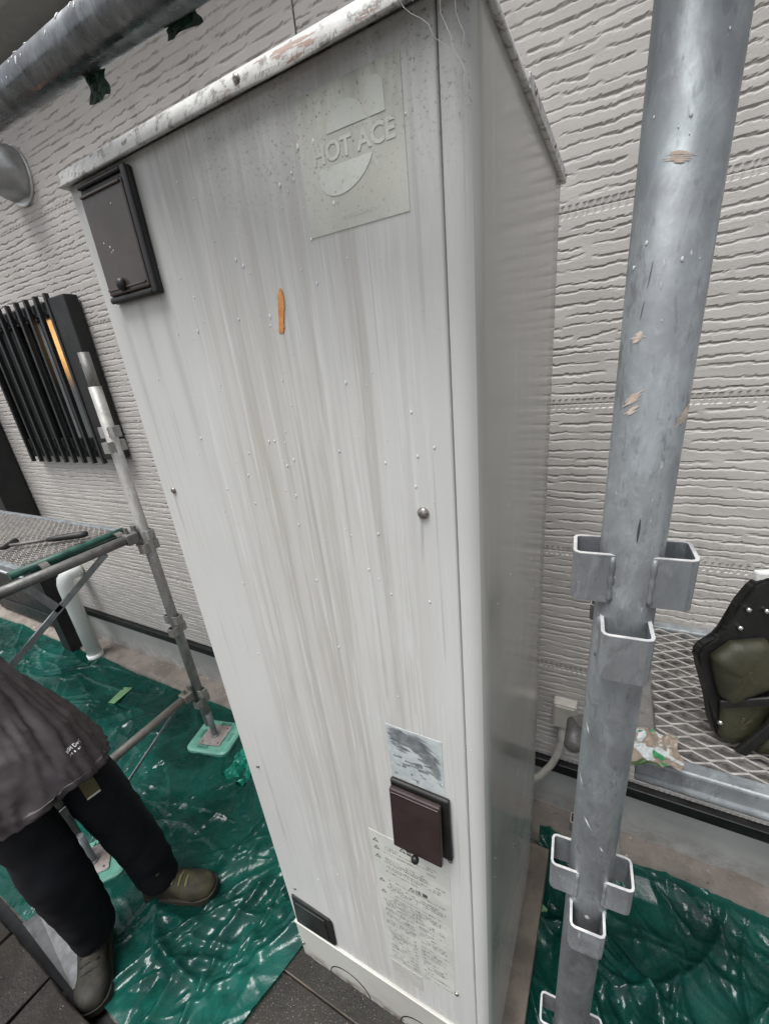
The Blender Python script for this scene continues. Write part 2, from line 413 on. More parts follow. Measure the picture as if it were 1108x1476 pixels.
class B:
    """bmesh collector in world coordinates"""
    def __init__(s):
        s.bm = bmesh.new()
    def add(s, verts, faces):
        vs = [s.bm.verts.new(v) for v in verts]
        for f in faces:
            try: s.bm.faces.new([vs[i] for i in f])
            except ValueError: pass
        return vs
    def box(s, a, b, bev=0.0, seg=2):
        a, b = Vector(a), Vector(b)
        t = bmesh.new()
        bmesh.ops.create_cube(t, size=1)
        for v in t.verts:
            v.co = Vector(((a.x + b.x) / 2 + v.co.x * abs(b.x - a.x), (a.y + b.y) / 2 + v.co.y * abs(b.y - a.y), (a.z + b.z) / 2 + v.co.z * abs(b.z - a.z)))
        if bev:
            bmesh.ops.bevel(t, geom=list(t.edges) + list(t.verts), offset=bev, segments=seg, profile=0.5, affect='EDGES')
        s.merge(t)
        return s
    def bar(s, p0, p1, w, h, up=(0, 0, 1), bev=0.0):
        p0, p1 = Vector(p0), Vector(p1)
        d = p1 - p0; L = d.length; d.normalize()
        u = Vector(up); sx = d.cross(u).normalized(); u = sx.cross(d)
        mt = Matrix((d, sx, u)).transposed().to_4x4(); mt.translation = (p0 + p1) / 2
        t = bmesh.new()
        bmesh.ops.create_cube(t, size=1)
        for v in t.verts:
            v.co = Vector((v.co.x * L, v.co.y * w, v.co.z * h))
        if bev:
            bmesh.ops.bevel(t, geom=list(t.edges), offset=bev, segments=2, profile=0.5, affect='EDGES')
        t.transform(mt)
        s.merge(t)
        return s
    def merge(s, t):
        me = bpy.data.meshes.new('t'); t.to_mesh(me); t.free()
        s.bm.from_mesh(me); bpy.data.meshes.remove(me)
    def tube(s, pts, r, n=20, cap=True, smooth=True):
        pts = [Vector(p) for p in pts]
        rs = r if isinstance(r, (list, tuple)) else [r] * len(pts)
        rings = []
        prev = None
        for i, p in enumerate(pts):
            d = (pts[min(i + 1, len(pts) - 1)] - pts[max(i - 1, 0)]).normalized()
            if prev is None:
                u = d.orthogonal().normalized()
            else:
                u = (prev - d * prev.dot(d)).normalized()
            prev = u
            w = d.cross(u)
            rings.append([s.bm.verts.new(p + (u * math.cos(a) + w * math.sin(a)) * rs[i]) for a in [2 * math.pi * j / n for j in range(n)]])
        for a, b in zip(rings, rings[1:]):
            for j in range(n):
                f = s.bm.faces.new((a[j], a[(j + 1) % n], b[(j + 1) % n], b[j])); f.smooth = smooth
        if cap:
            s.bm.faces.new(rings[0][::-1]); s.bm.faces.new(rings[-1])
        return rings
    def hollow(s, p0, p1, r, ri, n=28):
        p0, p1 = Vector(p0), Vector(p1)
        d = (p1 - p0).normalized(); u = d.orthogonal().normalized(); w = d.cross(u)
        def ring(p, rr): return [s.bm.verts.new(p + (u * math.cos(2 * math.pi * j / n) + w * math.sin(2 * math.pi * j / n)) * rr) for j in range(n)]
        R = [ring(p0, ri), ring(p0, r), ring(p1, r), ring(p1, ri)]
        for q in range(4):
            a, b = R[q], R[(q + 1) % 4]
            for j in range(n):
                f = s.bm.faces.new((a[j], a[(j + 1) % n], b[(j + 1) % n], b[j])); f.smooth = q in (1, 3)
    def loft(s, rings, cap=True, smooth=True, closed=True):
        R = [[s.bm.verts.new(p) for p in r] for r in rings]
        n = len(R[0])
        for a, b in zip(R, R[1:]):
            for j in range(n if closed else n - 1):
                f = s.bm.faces.new((a[j], a[(j + 1) % n], b[(j + 1) % n], b[j])); f.smooth = smooth
        if cap and closed:
            s.bm.faces.new(R[0][::-1]); s.bm.faces.new(R[-1])
        return R
    def sphere(s, c, r, sc=(1, 1, 1), u=12, v=8):
        t = bmesh.new()
        bmesh.ops.create_uvsphere(t, u_segments=u, v_segments=v, radius=1)
        for vv in t.verts:
            vv.co = Vector(c) + Vector((vv.co.x * r * sc[0], vv.co.y * r * sc[1], vv.co.z * r * sc[2]))
        for f in t.faces: f.smooth = True
        s.merge(t)
    def prism(s, poly, axis_from, axis_to):
        """poly: list of 3D points (planar); offset vector extrudes it"""
        off = Vector(axis_to) - Vector(axis_from)
        a = [s.bm.verts.new(p) for p in poly]
        b = [s.bm.verts.new(Vector(p) + off) for p in poly]
        n = len(a)
        s.bm.faces.new(a[::-1]); s.bm.faces.new(b)
        for i in range(n):
            s.bm.faces.new((a[i], a[(i + 1) % n], b[(i + 1) % n], b[i]))
    def wob(s, amp, sc, seed=0):
        for v in s.bm.verts:
            n = mnoise.noise_vector(v.co * sc + Vector((seed, seed * 2, seed * 3)))
            v.co += n * amp
        return s
    def build(s, name, mat, parent=None, smooth=None, recalc=True, kind=None):
        if recalc:
            bmesh.ops.recalc_face_normals(s.bm, faces=s.bm.faces)
        if smooth is not None:
            for f in s.bm.faces: f.smooth = smooth
        root = parent
        while root is not None and root.parent is not None: root = root.parent
        if root is not None:
            off = base_of(root)
            for v in s.bm.verts: v.co -= off
        me = bpy.data.meshes.new(name)
        s.bm.to_mesh(me); s.bm.free()
        o = _link(name, me, parent, mat)
        if kind: o['kind'] = kind
        return o

def grid_mesh(name, P, mat, parent=None, smooth=True):
    """P: (rows, cols, 3) array"""
    r, c = P.shape[:2]
    root = parent
    while root is not None and root.parent is not None: root = root.parent
    off = np.array(base_of(root)) if root is not None else np.zeros(3)
    V = (P.reshape(-1, 3) - off).astype(np.float32)
    idx = np.arange(r * c).reshape(r, c)
    F = np.stack([idx[:-1, :-1], idx[:-1, 1:], idx[1:, 1:], idx[1:, :-1]], -1).reshape(-1, 4).astype(np.int32)
    me = bpy.data.meshes.new(name)
    me.vertices.add(len(V)); me.vertices.foreach_set('co', V.ravel())
    me.loops.add(F.size); me.loops.foreach_set('vertex_index', F.ravel())
    me.polygons.add(len(F))
    me.polygons.foreach_set('loop_start', np.arange(0, F.size, 4, dtype=np.int32))
    me.polygons.foreach_set('loop_total', np.full(len(F), 4, dtype=np.int32))
    me.update(); me.validate()
    me.polygons.foreach_set('use_smooth', np.full(len(F), smooth, dtype=bool))
    return _link(name, me, parent, mat)

def text_polys(body, size, bold=0.0):
    cu = bpy.data.curves.new('t', 'FONT')
    cu.body = body; cu.size = size; cu.offset = bold
    cu.align_x = 'LEFT'
    cu.resolution_u = 3
    o = bpy.data.objects.new('t', cu); COL.objects.link(o)
    dg = bpy.context.evaluated_depsgraph_get()
    me = bpy.data.meshes.new_from_object(o.evaluated_get(dg))
    V = [v.co.copy() for v in me.vertices]; F = [tuple(p.vertices) for p in me.polygons]
    bpy.data.objects.remove(o); bpy.data.curves.remove(cu); bpy.data.meshes.remove(me)
    return V, F

def add_text(b, body, size, org, ux, uy, width=None, bold=0.0, lift=0.0):
    V, F = text_polys(body, size, bold)
    if not V: return
    w = max(v.x for v in V)
    k = (width / w) if width else 1.0
    org, ux, uy = Vector(org), Vector(ux), Vector(uy)
    b.add([org + ux * v.x * k + uy * v.y for v in V], F)

# ------------------------------------------------------------------ ground
g = B(); g.add([(-60, -60, -0.02), (60, -60, -0.02), (60, 60, -0.02), (-60, 60, -0.02)], [(0, 1, 2, 3)])
tag(g.build('ground', 'ground'), kind='structure')

# ------------------------------------------------------------------ house
WALL_Y = 1.40
house = thing('house', (-1.5, WALL_Y, 0), 'pale textured siding house wall with foundation and louvred window', 'house')
seams = [0.352, 0.838, 1.327, 1.813, 2.298, 2.784, 3.30]
XS = [(-6.2, -3.942, 0.016), (-3.938, -0.912, 0.011), (-0.906, 1.55, 0.0058)]
boardm = None
for zi in range(6):
    z0, z1 = seams[zi], seams[zi + 1]
    for xi, (xa, xb, dx) in enumerate(XS):
        if xi == 0 and zi > 4: pass
        nx = int((xb - xa) / dx) + 1
        nz = int((z1 - z0) / (0.0030 if xi == 2 else 0.0044)) + 1
        x = np.linspace(xa, xb, nx); z = np.linspace(z0 + 0.0006, z1 - 0.0006, nz)
        X, Z = np.meshgrid(x, z)
        D = np.zeros_like(X)
        rows = 17
        pitch = (z1 - z0 - 0.034) / rows
        for r in range(rows):
            zc = z0 + 0.017 + (r + 0.5) * pitch
            cx = xa - random.random() * 0.3
            while cx < xb:
                L = random.choice((0.08, 0.14, 0.2, 0.28, 0.36, 0.5)) * random.uniform(0.75, 1.25)
                a, bb = cx, cx + L
                cx = bb + random.uniform(-0.012, 0.022)
                i0, i1 = np.searchsorted(x, a), np.searchsorted(x, bb)
                if i1 - i0 < 3: continue
                xs = x[i0:i1]
                t = (xs - a) / (bb - a)
                tilt = random.gauss(0, 0.005)
                zo = random.uniform(-0.0045, 0.0045)
                ph = random.random() * 6.3
                line = zc + zo + tilt * (t - 0.5) + 0.0012 * np.sin(xs * 42 + ph) + 0.0011 * np.sin(xs * 97 + ph * 2) + 0.0008 * np.sin(xs * 260 + ph * 3)
                dep = (0.0046 + 0.0016 * np.sin(xs * 30 + ph * 1.7)) * np.clip(np.minimum(t, 1 - t) * 8, 0, 1) ** 0.5
                wd = 0.0085 * random.uniform(0.75, 1.3) * (0.75 + 0.25 * np.sin(xs * 23 + ph))
                j0, j1 = np.searchsorted(z, zc - 0.04), np.searchsorted(z, zc + 0.03)
                zs = z[j0:j1][:, None]
                u = line[None, :] - zs                      # distance below the lip
                prof = np.where(u < 0, np.clip(1 + u / 0.0012, 0, 1), np.clip(1 - u / wd[None, :], 0, 1) ** 0.9)
                # faint secondary crease under the groove
                D[j0:j1, i0:i1] = np.maximum(D[j0:j1, i0:i1], prof * dep[None, :])
        rg = np.random.default_rng(zi * 10 + xi)
        nn = rg.normal(size=(nz, max(nx // 4, 2) + 1))
        rough_ = np.stack([np.interp(np.arange(nx), np.linspace(0, nx - 1, nn.shape[1]), row) for row in nn])
        D = np.where(D > 0.0008, np.clip(D + 0.0008 * rough_, 0, 0.012), D)
        # ribbed strips along the board edges
        for zc, sgn in ((z0, 1), (z1, -1)):
            u = (Z - zc) * sgn
            band = (u > 0.0025) & (u < 0.0135)
            rib = 0.0028 * (0.5 + 0.5 * np.sign(np.sin(X * 2 * math.pi / 0.0175 + np.floor(X * 9) * 1.3)))
            D = np.where(band, np.maximum(rib, 0), np.where(u <= 0.0025, 0.0035, D))
        D += 0.0007 * np.sin(X * 17 + Z * 61 + zi) * np.sin(X * 5.3 - Z * 23)
        P = np.stack([X, WALL_Y + D, Z], -1)
        o = grid_mesh('siding_board', P, 'siding', house, smooth=False)
b = B(); b.box((-6.2, WALL_Y + 0.008, 0.3), (1.6, WALL_Y + 0.16, 3.42)); b.build('wall_sheathing', 'joint', house)
b = B(); b.box((-6.2, 1.375, 0.30), (1.55, 1.409, 0.349), 0.003); b.build('base_flashing', 'flash', house)
b = B(); b.box((-6.2, 1.412, -0.3), (1.6, 1.60, 0.302)); b.build('foundation', 'found', house)
b = B(); b.box((-6.4, 1.26, 3.302), (1.9, 1.60, 3.36)); b.build('eave_soffit', 'soffit', house)
b = B(); b.box((-6.4, 1.22, 3.28), (1.9, 1.257, 3.48)); b.build('fascia', 'soffit', house)

# ledge at the foot of the foundation
xs = np.linspace(-6, 1.6, 260); ys = np.array([1.262, 1.272, 1.30, 1.34, 1.38, 1.42])
X, Y = np.meshgrid(xs, ys)
zz_ = np.array([-0.03, 0.012, 0.020, 0.028, 0.036, 0.04])[:, None] + 0.006 * np.sin(X * 31) * np.sin(X * 7.7 + 1)
Y2 = Y + 0.012 * np.sin(X * 9.3) * np.sin(X * 3.1) * np.array([1, 1, .6, .3, 0, 0])[:, None]
led = grid_mesh('footing_ledge', np.stack([X, Y2, zz_], -1), 'ledge')
tag(led, kind='structure')

# window with vertical louvre slats
wy0, wy1 = 1.325, 1.392
wx0, wx1, wz0, wz1 = -3.42, -2.375, 1.615, 2.455
b = B(); b.box((wx1 - 0.16, wy0, wz0 + 0.012), (wx1, wy1, wz1 - 0.012), 0.006); win_o = b.build('window', 'black', house)
for q0, q1 in (((wx0, wz0 + 0.012), (wx0 + 0.05, wz1 - 0.012)), ((wx0 + 0.05, wz1 - 0.09), (wx1 - 0.16, wz1 - 0.015)), ((wx0 + 0.05, wz0 + 0.02), (wx1 - 0.16, wz0 + 0.13))):
    b = B(); b.box((q0[0], wy0 + 0.024, q0[1]), (q1[0], wy1, q1[1]), 0.003); b.build('frame', 'black', win_o)
b = B(); b.box((-2.868, wy1 - 0.012, wz0 + 0.13), (wx1 - 0.161, wy1 + 0.004, wz1 - 0.09)); b.build('pane', 'glassdark', win_o)
b = B(); b.box((wx0 + 0.05, wy1 - 0.012, wz0 + 0.13), (-2.872, wy1 + 0.004, wz1 - 0.09)); b.build('pane', 'black', win_o)
b = B(); b.box((-2.725, wy1 - 0.018, wz0 + 0.131), (-2.615, wy1 - 0.0125, wz1 - 0.091)); b.build('lit_pane', 'amber', win_o)
for ma, mb in ((-2.745, -2.727), (-2.90, -2.87), (-3.02, -2.98)):
    b = B(); b.box((ma, wy1 - 0.03, wz0 + 0.131), (mb, wy1 - 0.0127, wz1 - 0.091)); b.build('mullion', 'black', win_o)
for i in range(9):
    sx = -3.350 + i * 0.102
    b = B(); b.box((sx - 0.010, wy0 - 0.006, wz0 - 0.012), (sx + 0.010, wy0 + 0.016, wz1 + 0.012), 0.002)
    b.build('slat', 'slat', win_o)
for za in (wz0 + 0.055, wz1 - 0.075):
    b = B(); b.box((wx0 + 0.051, wy0 + 0.0165, za), (wx1 - 0.162, wy0 + 0.0235, za + 0.02)); b.build('rail', 'black', win_o)

# stainless vent hood
vc = Vector((-2.545, WALL_Y, 2.955)); vr = 0.112
b = B()
R_ = []
n = 28
for t in range(12):
    ang = t / 11 * math.pi / 2
    yy = -0.015 - 0.135 * math.sin(ang); rr = max(math.cos(ang), 0.03)
    ring = []
    for j in range(n):
        a = 2 * math.pi * j / n
        px_, pz_ = vr * rr * math.cos(a), vr * rr * math.sin(a)
        zc_ = -0.088 + 0.02 * (t / 11)
        ring.append(vc + Vector((px_, yy, max(pz_, zc_) + 0.012 * math.sin(ang))))
    R_.append(ring)
b.loft(R_, cap=False)
for f in list(b.bm.faces):
    cc = f.calc_center_median()
    if abs(f.normal.z) > 0.6 and cc.z < vc.z - 0.06: b.bm.faces.remove(f)
bmesh.ops.solidify(b.bm, geom=list(b.bm.faces), thickness=0.002)
hood = b.build('vent_hood', 'stainless', house, recalc=True)
b = B(); b.tube([vc + Vector((0, 0.004, 0)), vc + Vector((0, -0.013, 0))], vr * 1.02, 28); b.build('flange', 'stainless', hood)

# black framed door unit at the far left
b = B()
b.box((-3.90, 1.215, 0.0), (-3.77, 1.392, 2.35), 0.004)
door = b.build('door', 'black', house)
b = B(); b.box((-5.3, 1.215, 2.20), (-3.905, 1.392, 2.35), 0.004); b.build('lintel', 'black', door)
b = B(); b.box((-5.3, 1.335, 0.06), (-3.905, 1.385, 2.195)); b.build('door_panel', 'flash', door)
for za, zb in ((0.75, 0.83), (0.1, 0.2)):
    b = B(); b.box((-5.3, 1.325, za), (-3.906, 1.3345, zb), 0.002); b.build('cross_rail', 'slat', door)
b = B(); b.tube([(-4.02, 1.30, 1.0), (-4.02, 1.28, 1.02), (-4.02, 1.28, 1.3), (-4.02, 1.30, 1.32)], 0.009, 10); b.build('handle', 'stainless', door)

# outlet box with conduit
b = B(); b.box((-0.108, 1.352, 0.575), (-0.024, 1.398, 0.700), 0.008, 3); ob = b.build('outlet_box', 'beigeplastic', house)
b = B(); b.box((-0.100, 1.347, 0.588), (-0.032, 1.3525, 0.69), 0.002); b.build('cover', 'beigeplastic', ob)
b = B()
pts = [(-0.07, 1.372, 0.58), (-0.07, 1.370, 0.50), (-0.078, 1.366, 0.43), (-0.10, 1.358, 0.36), (-0.14, 1.345, 0.29), (-0.20, 1.33, 0.235), (-0.26, 1.30, 0.21), (-0.33, 1.25, 0.2)]
b.tube(pts, 0.0135, 14); b.build('conduit', 'beigeplastic', ob)

# ------------------------------------------------------------------ concrete pad and slab
pad = thing('heater_pad', (-0.45, 0.8, 0), 'brown stained concrete pad under the tall heater cabinet', 'concrete pad')
b = B(); b.box((-0.83, 0.424, -0.02), (-0.075, 1.16, 0.134), 0.004); b.wob(0.002, 14); b.build('slab', 'padcon', pad)
b = B(); b.box((-0.835, 0.4255, 0.12), (-0.085, 0.56, 0.1365), 0.002); b.build('wet_front', 'wetcon', pad)
slab = B(); slab.box((-0.90, -0.7, -0.02), (0.9, 0.4205, 0.128), 0.003)
tag(slab.build('paving', 'wetcon'), kind='structure')

# ------------------------------------------------------------------ heater cabinet
H0 = Vector((-0.4515, 0.80, 0.138))
heater = thing('water_heater', H0, 'tall off-white outdoor water heater cabinet with streaked rusty front', 'water heater')
FX0, FX1, FY, FZ0, FZ1 = -0.768, -0.1702, 0.490, 0.340, 2.292
# front panel: thin tray with softly rounded edges
b = B(); b.box((FX0, FY, FZ0), (FX1, FY + 0.022, FZ1), 0.0035, 3)
front = b.build('front_panel', 'hfront', heater)
b = B(); b.box((FX0 + 0.004, FY + 0.02, 0.139), (-0.150, 1.095, 2.28)); b.build('inner_shell', 'coverframe', heater)
# left side panel
b = B(); b.box((FX0 - 0.001, FY + 0.0235, 0.141), (FX0 + 0.003, 1.10, 2.29), 0.001); b.build('left_panel', 'hside_shaded', heater)
# right panel wraps round the front corner
prof = [(-0.1688, FY + 0.016), (-0.1688, FY + 0.0015), (-0.1675, FY)]
r = 0.026; xr = -0.1335
prof += [(-0.1605, FY)]
for i in range(11):
    a = -math.pi / 2 + i / 10 * math.pi / 2
    prof.append((xr - r + r * math.cos(a), FY + r + r * math.sin(a)))
prof += [(xr, 0.62), (xr, 0.75), (xr, 0.9), (xr, 1.02), (xr, 1.098), (xr - 0.004, 1.102), (-0.2, 1.102)]
b = B()
rings = []
for z in np.linspace(0.141, 2.2915, 14):
    rings.append([(x, y, z) for x, y in prof])
b.loft(rings, cap=False, closed=False)
side = b.build('corner_panel', 'hside_shaded', heater)
side.data.materials.append(M['hfront'])
for pl in side.data.polygons:
    if pl.center.y + H0.y < FY + 0.0065: pl.material_index = 1
b = B(); b.box((FX0 + 0.01, 1.0985, 0.141), (-0.2, 1.103, 2.29)); b.build('back_panel', 'hside_shaded', heater)
# skirt with a bright top ledge and knock-outs
b = B(); b.box((FX0 - 0.002, FY - 0.004, 0.1385), (-0.1705, FY + 0.018, 0.330), 0.003); sk = b.build('skirt', 'hskirt', heater)
b = B(); b.box((FX0 - 0.004, FY - 0.0065, 0.328), (-0.1705, FY + 0.012, 0.3365), 0.002); b.build('skirt_ledge', 'hskirt', sk)
for kx in (-0.585, -0.33):
    b = B()
    pts = [(kx + 0.075 * math.cos(a), FY - 0.0045, 0.139 + 0.085 * math.sin(a)) for a in np.linspace(0.05, math.pi - 0.05, 26)]
    b.tube(pts, 0.0016, 6); b.build('knockout_groove', 'coverframe', sk)
for sx, sz in ((-0.758, 0.222),):
    b = B(); b.sphere((sx, FY - 0.006, sz), 0.0065, (1, 0.7, 1)); b.build('screw', 'screw', sk)
# lid: shallow tray with hanging lip, dented along the front
b = B()
lx0, lx1, ly0, ly1 = -0.766, -0.1305, 0.479, 1.108
n = 60
def lip(z, out=0.0):
    pts = []
    for i in range(n + 1):
        t = i / n; pts.append((lx0 - out + (lx1 - lx0 + 2 * out) * t, ly0 - out, z))
    for i in range(1, n + 1):
        t = i / n; pts.append((lx1 + out, ly0 - out + (ly1 - ly0 + 2 * out) * t, z))
    for i in range(1, n + 1):
        t = i / n; pts.append((lx1 + out - (lx1 - lx0 + 2 * out) * t, ly1 + out, z))
    for i in range(1, n):
        t = i / n; pts.append((lx0 - out, ly1 + out - (ly1 - ly0 + 2 * out) * t, z))
    return pts
def wavy(pts, s):
    o = []
    for (x, y, z) in pts:
        q = mnoise.noise(Vector((x * 9, y * 9, s))) * 0.0018
        dent = 0.004 * math.exp(-((x + 0.33) / 0.07) ** 2) if y < 0.48 else 0
        o.append((x, y + q + dent * 0.5, z + q * 0.8 - dent * s))
    return o
b.loft([wavy(lip(2.296, -0.012), 0), wavy(lip(2.2885, -0.004), 0), wavy(lip(2.2868, 0.0035), 0.4), wavy(lip(2.2885, 0.0045), 0.5), wavy(lip(2.3055, -0.001), 0.6), wavy(lip(2.3085, -0.004), 0.3), wavy(lip(2.3095, -0.008), 0), wavy(lip(2.318, -0.05), 0)], cap=True)
lid = b.build('lid', 'hlid', heater)
b = B(); b.box((-0.1275, 0.70, 2.2875), (-0.1245, 1.112, 2.304), 0.001); b.build('lid_lap', 'hlid', lid)
for yy in (0.735, 0.93, 1.09):
    b = B(); b.sphere((-0.1240, yy, 2.296), 0.004, (0.6, 1, 1)); b.build('rivet', 'screw', lid)
b = B(); b.sphere((-0.395, 0.4775, 2.298), 0.005, (1, 0.6, 1)); b.build('rivet', 'screw', lid)

# hinged covers
def cover(x0, x1, z0, z1, mat, knob, tilt=0.0, name='inspection_cover', depth=0.020):
    b = B(); b.box((x0, FY - 0.009, z0), (x1, FY + 0.001, z1), 0.004, 3); fr = b.build(name, 'coverframe', heater)
    if not tilt:
        for q0, q1 in (((x1 - 0.0110, z0), (x1 + 0.0005, z1)), ((x0, z0), (x1 - 0.0111, z0 + 0.009)), ((x0 + 0.001, z1 - 0.0065), (x1 - 0.0111, z1 - 0.001))):
            b = B(); b.box((q0[0], FY - 0.0140, q0[1]), (q1[0], FY - 0.0085, q1[1]), 0.0035, 3); b.build('rim', 'coverframe', fr)
    b = B()
    dz = (0.0105, -0.0125) if not tilt else (0.008, -0.010)
    dep = 0.0132 if not tilt else depth
    b.box((x0 + 0.003, FY - dep, z0 + dz[0]), (x1 - 0.0135, FY - 0.0088, z1 + dz[1]), 0.003, 3)
    if tilt:
        for v in b.bm.verts:
            f = (z1 - v.co.z) / (z1 - z0)
            v.co.y -= tilt * f
    d = b.build('door_flap', mat, fr)
    b = B(); b.box((x0 + 0.006, FY - dep - 0.003, z1 - 0.0185), (x1 - 0.016, FY - dep + 0.001, z1 - 0.0150), 0.001); b.build('flap_rib', mat, fr)
    if not tilt:
        b = B(); b.box((x0 + 0.006, FY - dep - 0.0022, z0 + 0.0165), (x1 - 0.018, FY - dep + 0.001, z0 + 0.0195), 0.0005); b.build('flap_rib', mat, fr)
    depth = dep
    if knob:
        b = B(); b.sphere((knob[0], FY - depth - tilt - 0.003, knob[1]), 0.0095, (0.9, 0.8, 1)); b.build('knob', 'coverframe', fr)
    return fr
tag(cover(-0.731, -0.613, 2.124, 2.281, 'cover', (-0.686, 2.146)), 'glossy brown flap cover at the top corner')
tag(cover(-0.324, -0.203, 1.062, 1.236, 'cover_low', (-0.272, 1.064), 0.012), 'maroon flap cover hanging slightly open')
b = B(); b.prism([(-0.747, FY - 0.006, 0.497), (-0.607, FY - 0.006, 0.487), (-0.599, FY - 0.006, 0.474), (-0.603, FY - 0.006, 0.356), (-0.610, FY - 0.006, 0.349), (-0.757, FY - 0.006, 0.345)], (0, 0, 0), (0, 0.007, 0))
bmesh.ops.bevel(b.bm, geom=list(b.bm.edges), offset=0.002, segments=2, affect='EDGES')
drain = b.build('drain_cover', 'coverframe', heater)
b = B(); b.box((-0.735, FY - 0.0085, 0.368), (-0.625, FY - 0.0055, 0.470), 0.001); b.build('cover_plate', 'flash', drain)

# screws
for sx, sz, sr in ((-0.733, 1.805, .0062), (-0.2155, 1.799, .0085), (-0.728, 1.060, .005), (-0.726, 0.539, .005), (-0.218, 0.516, .006), (-0.211, 1.050, .0055)):
    b = B(); b.sphere((sx, FY - 0.001, sz), sr, (1, 0.65, 1), 14, 8); b.build('screw', 'screw', heater)

# logo label
YL = FY - 0.0006
b = B(); b.box((-0.334, YL, 2.139), (-0.206, FY + 0.001, 2.266)); lab = b.build('logo_label', 'logolabel', heater)
b = B()
yt = YL - 0.0004
UX, UZ = (1, 0, 0), (0, 0, 1)
add_text(b, 'HOT ACE', 0.024, (-0.318, yt, 2.2035), UX, (0, 0, 1), width=0.102, bold=0.0006)
add_text(b, 'NIVIION', 0.0075, (-0.288, yt, 2.149), UX, UZ, width=0.036)
def fan(pts): b.add([(x, yt, z) for x, z in pts], [tuple(range(len(pts)))])
low = [(-0.310, 2.1985), (-0.243, 2.1985)] + [(-0.2765 + 0.0335 * math.cos(a) - 0.012 * math.sin(a), 2.1985 - 0.027 * math.sin(a)) for a in np.linspace(0.15, math.pi - 0.1, 14)]
fan(low[::-1])
up1 = [(-0.295, 2.2265)] + [(-0.272 + 0.024 * math.cos(a), 2.2265 + 0.022 * math.sin(a)) for a in np.linspace(math.pi, 0.2, 12)] + [(-0.246, 2.2265)]
fan(up1)
up2 = [(-0.244, 2.2265), (-0.2455, 2.249), (-0.241, 2.256), (-0.232, 2.256), (-0.226, 2.25), (-0.2255, 2.2265)]
fan(up2)
b.build('logo_print', 'logoprint', lab, recalc=False)

# sticker with scraped print
b = B(); b.box((-0.3225, YL, 1.238), (-0.2125, FY + 0.001, 1.374)); stk = b.build('rating_sticker', 'sticker', heater)
b = B()
for i in range(330):
    u = random.random() ** 0.8; arc = random.uniform(0.0, 1.0)
    x = -0.3205 + 0.10 * random.random(); t = (x + 0.3225) / 0.11
    zc = 1.350 + 0.010 * math.sin(t * 3) - 0.075 * t ** 2.2 + random.gauss(0, 0.012)
    L = random.uniform(0.008, 0.034); h = random.uniform(0.001, 0.0038); sl = -0.15 - 0.9 * t * t
    if zc > 1.371 or x + L > -0.2135 or zc < 1.242: continue
    yy = yt - i * 1.5e-6
    b.add([(x, yy, zc), (x + L * 0.4, yy, zc + sl * L * 0.4 - h * 0.5), (x + L, yy, zc + sl * L), (x + L * 0.5, yy, zc + sl * L * 0.5 + h)], [(0, 1, 2, 3)])
for i in range(26):
    x = random.uniform(-0.318, -0.235); z = random.uniform(1.244, 1.315); w = random.uniform(0.004, 0.02); h = random.uniform(0.0012, 0.005)
    b.add([(x, yt - 0.0002 - i * 2e-6, z), (x + w, yt - 0.0002 - i * 2e-6, z), (x + w, yt - 0.0002 - i * 2e-6, z + h), (x, yt - 0.0002 - i * 2e-6, z + h)], [(0, 1, 2, 3)])
b.build('sticker_print', 'stickerdark', stk, recalc=False, kind='stuff')

# caution label with small print
b = B(); b.prism([(-0.404, YL, 1.026), (-0.214, YL, 1.024), (-0.222, YL, 0.492), (-0.409, YL, 0.486)], (0, 0, 0), (0, 0.0012, 0)); cau = b.build('caution_label', 'cautionlabel', heater)
b = B()
def head(s, x, z, size): add_text(b, s, size, (x, yt, z), UX, UZ, bold=0.0003)
head('\u25b3\u8b66\u544a', -0.330, 0.998, 0.016)
head('\u25b3\u6ce8\u610f', -0.318, 0.868, 0.016)
for zt in (0.992, 0.965, 0.935, 0.845, 0.800):
    head('\u25b3', -0.397, zt, 0.015)
z = 0.985
li = 0
while z > 0.50:
    left = -0.378 if z > 0.77 else -0.398
    x = left + random.uniform(0, 0.012)
    end = -0.228 - (random.random() ** 2) * 0.07
    skip = (z > 0.862 and z < 0.892) or random.random() < 0.07
    cols = random.random() < 0.5
    while x < end and not skip:
        w = random.uniform(0.0016, 0.0042); h = random.uniform(0.003, 0.0048)
        if not (-0.335 < x < -0.268 and z > 0.98) and not (z < 0.74 and -0.318 < x < -0.305):
            yy = yt - 0.00002
            t = random.random()
            if t < 0.5:
                b.add([(x, yy, z), (x + w, yy, z), (x + w, yy, z + h * 0.28), (x, yy, z + h * 0.28)], [(0, 1, 2, 3)])
                b.add([(x, yy, z + h * 0.65), (x + w, yy, z + h * 0.65), (x + w, yy, z + h), (x, yy, z + h)], [(0, 1, 2, 3)])
            if t > 0.3:
                b.add([(x + w * 0.35, yy - 2e-5, z), (x + w * 0.6, yy - 2e-5, z), (x + w * 0.6, yy - 2e-5, z + h), (x + w * 0.35, yy - 2e-5, z + h)], [(0, 1, 2, 3)])
        x += w + random.uniform(0.0008, 0.002) + (random.random() < 0.06) * 0.012
    z -= random.choice((0.0078, 0.0078, 0.0085, 0.013))
b.build('caution_print', 'cautionprint', cau, recalc=False)
b = B(); b.prism([(-0.405, YL, 0.484), (-0.314, YL, 0.484), (-0.314, YL, 0.414), (-0.398, YL, 0.410)], (0, 0, 0), (0, 0.0012, 0)); b.build('stained_label', 'brownlabel', heater)

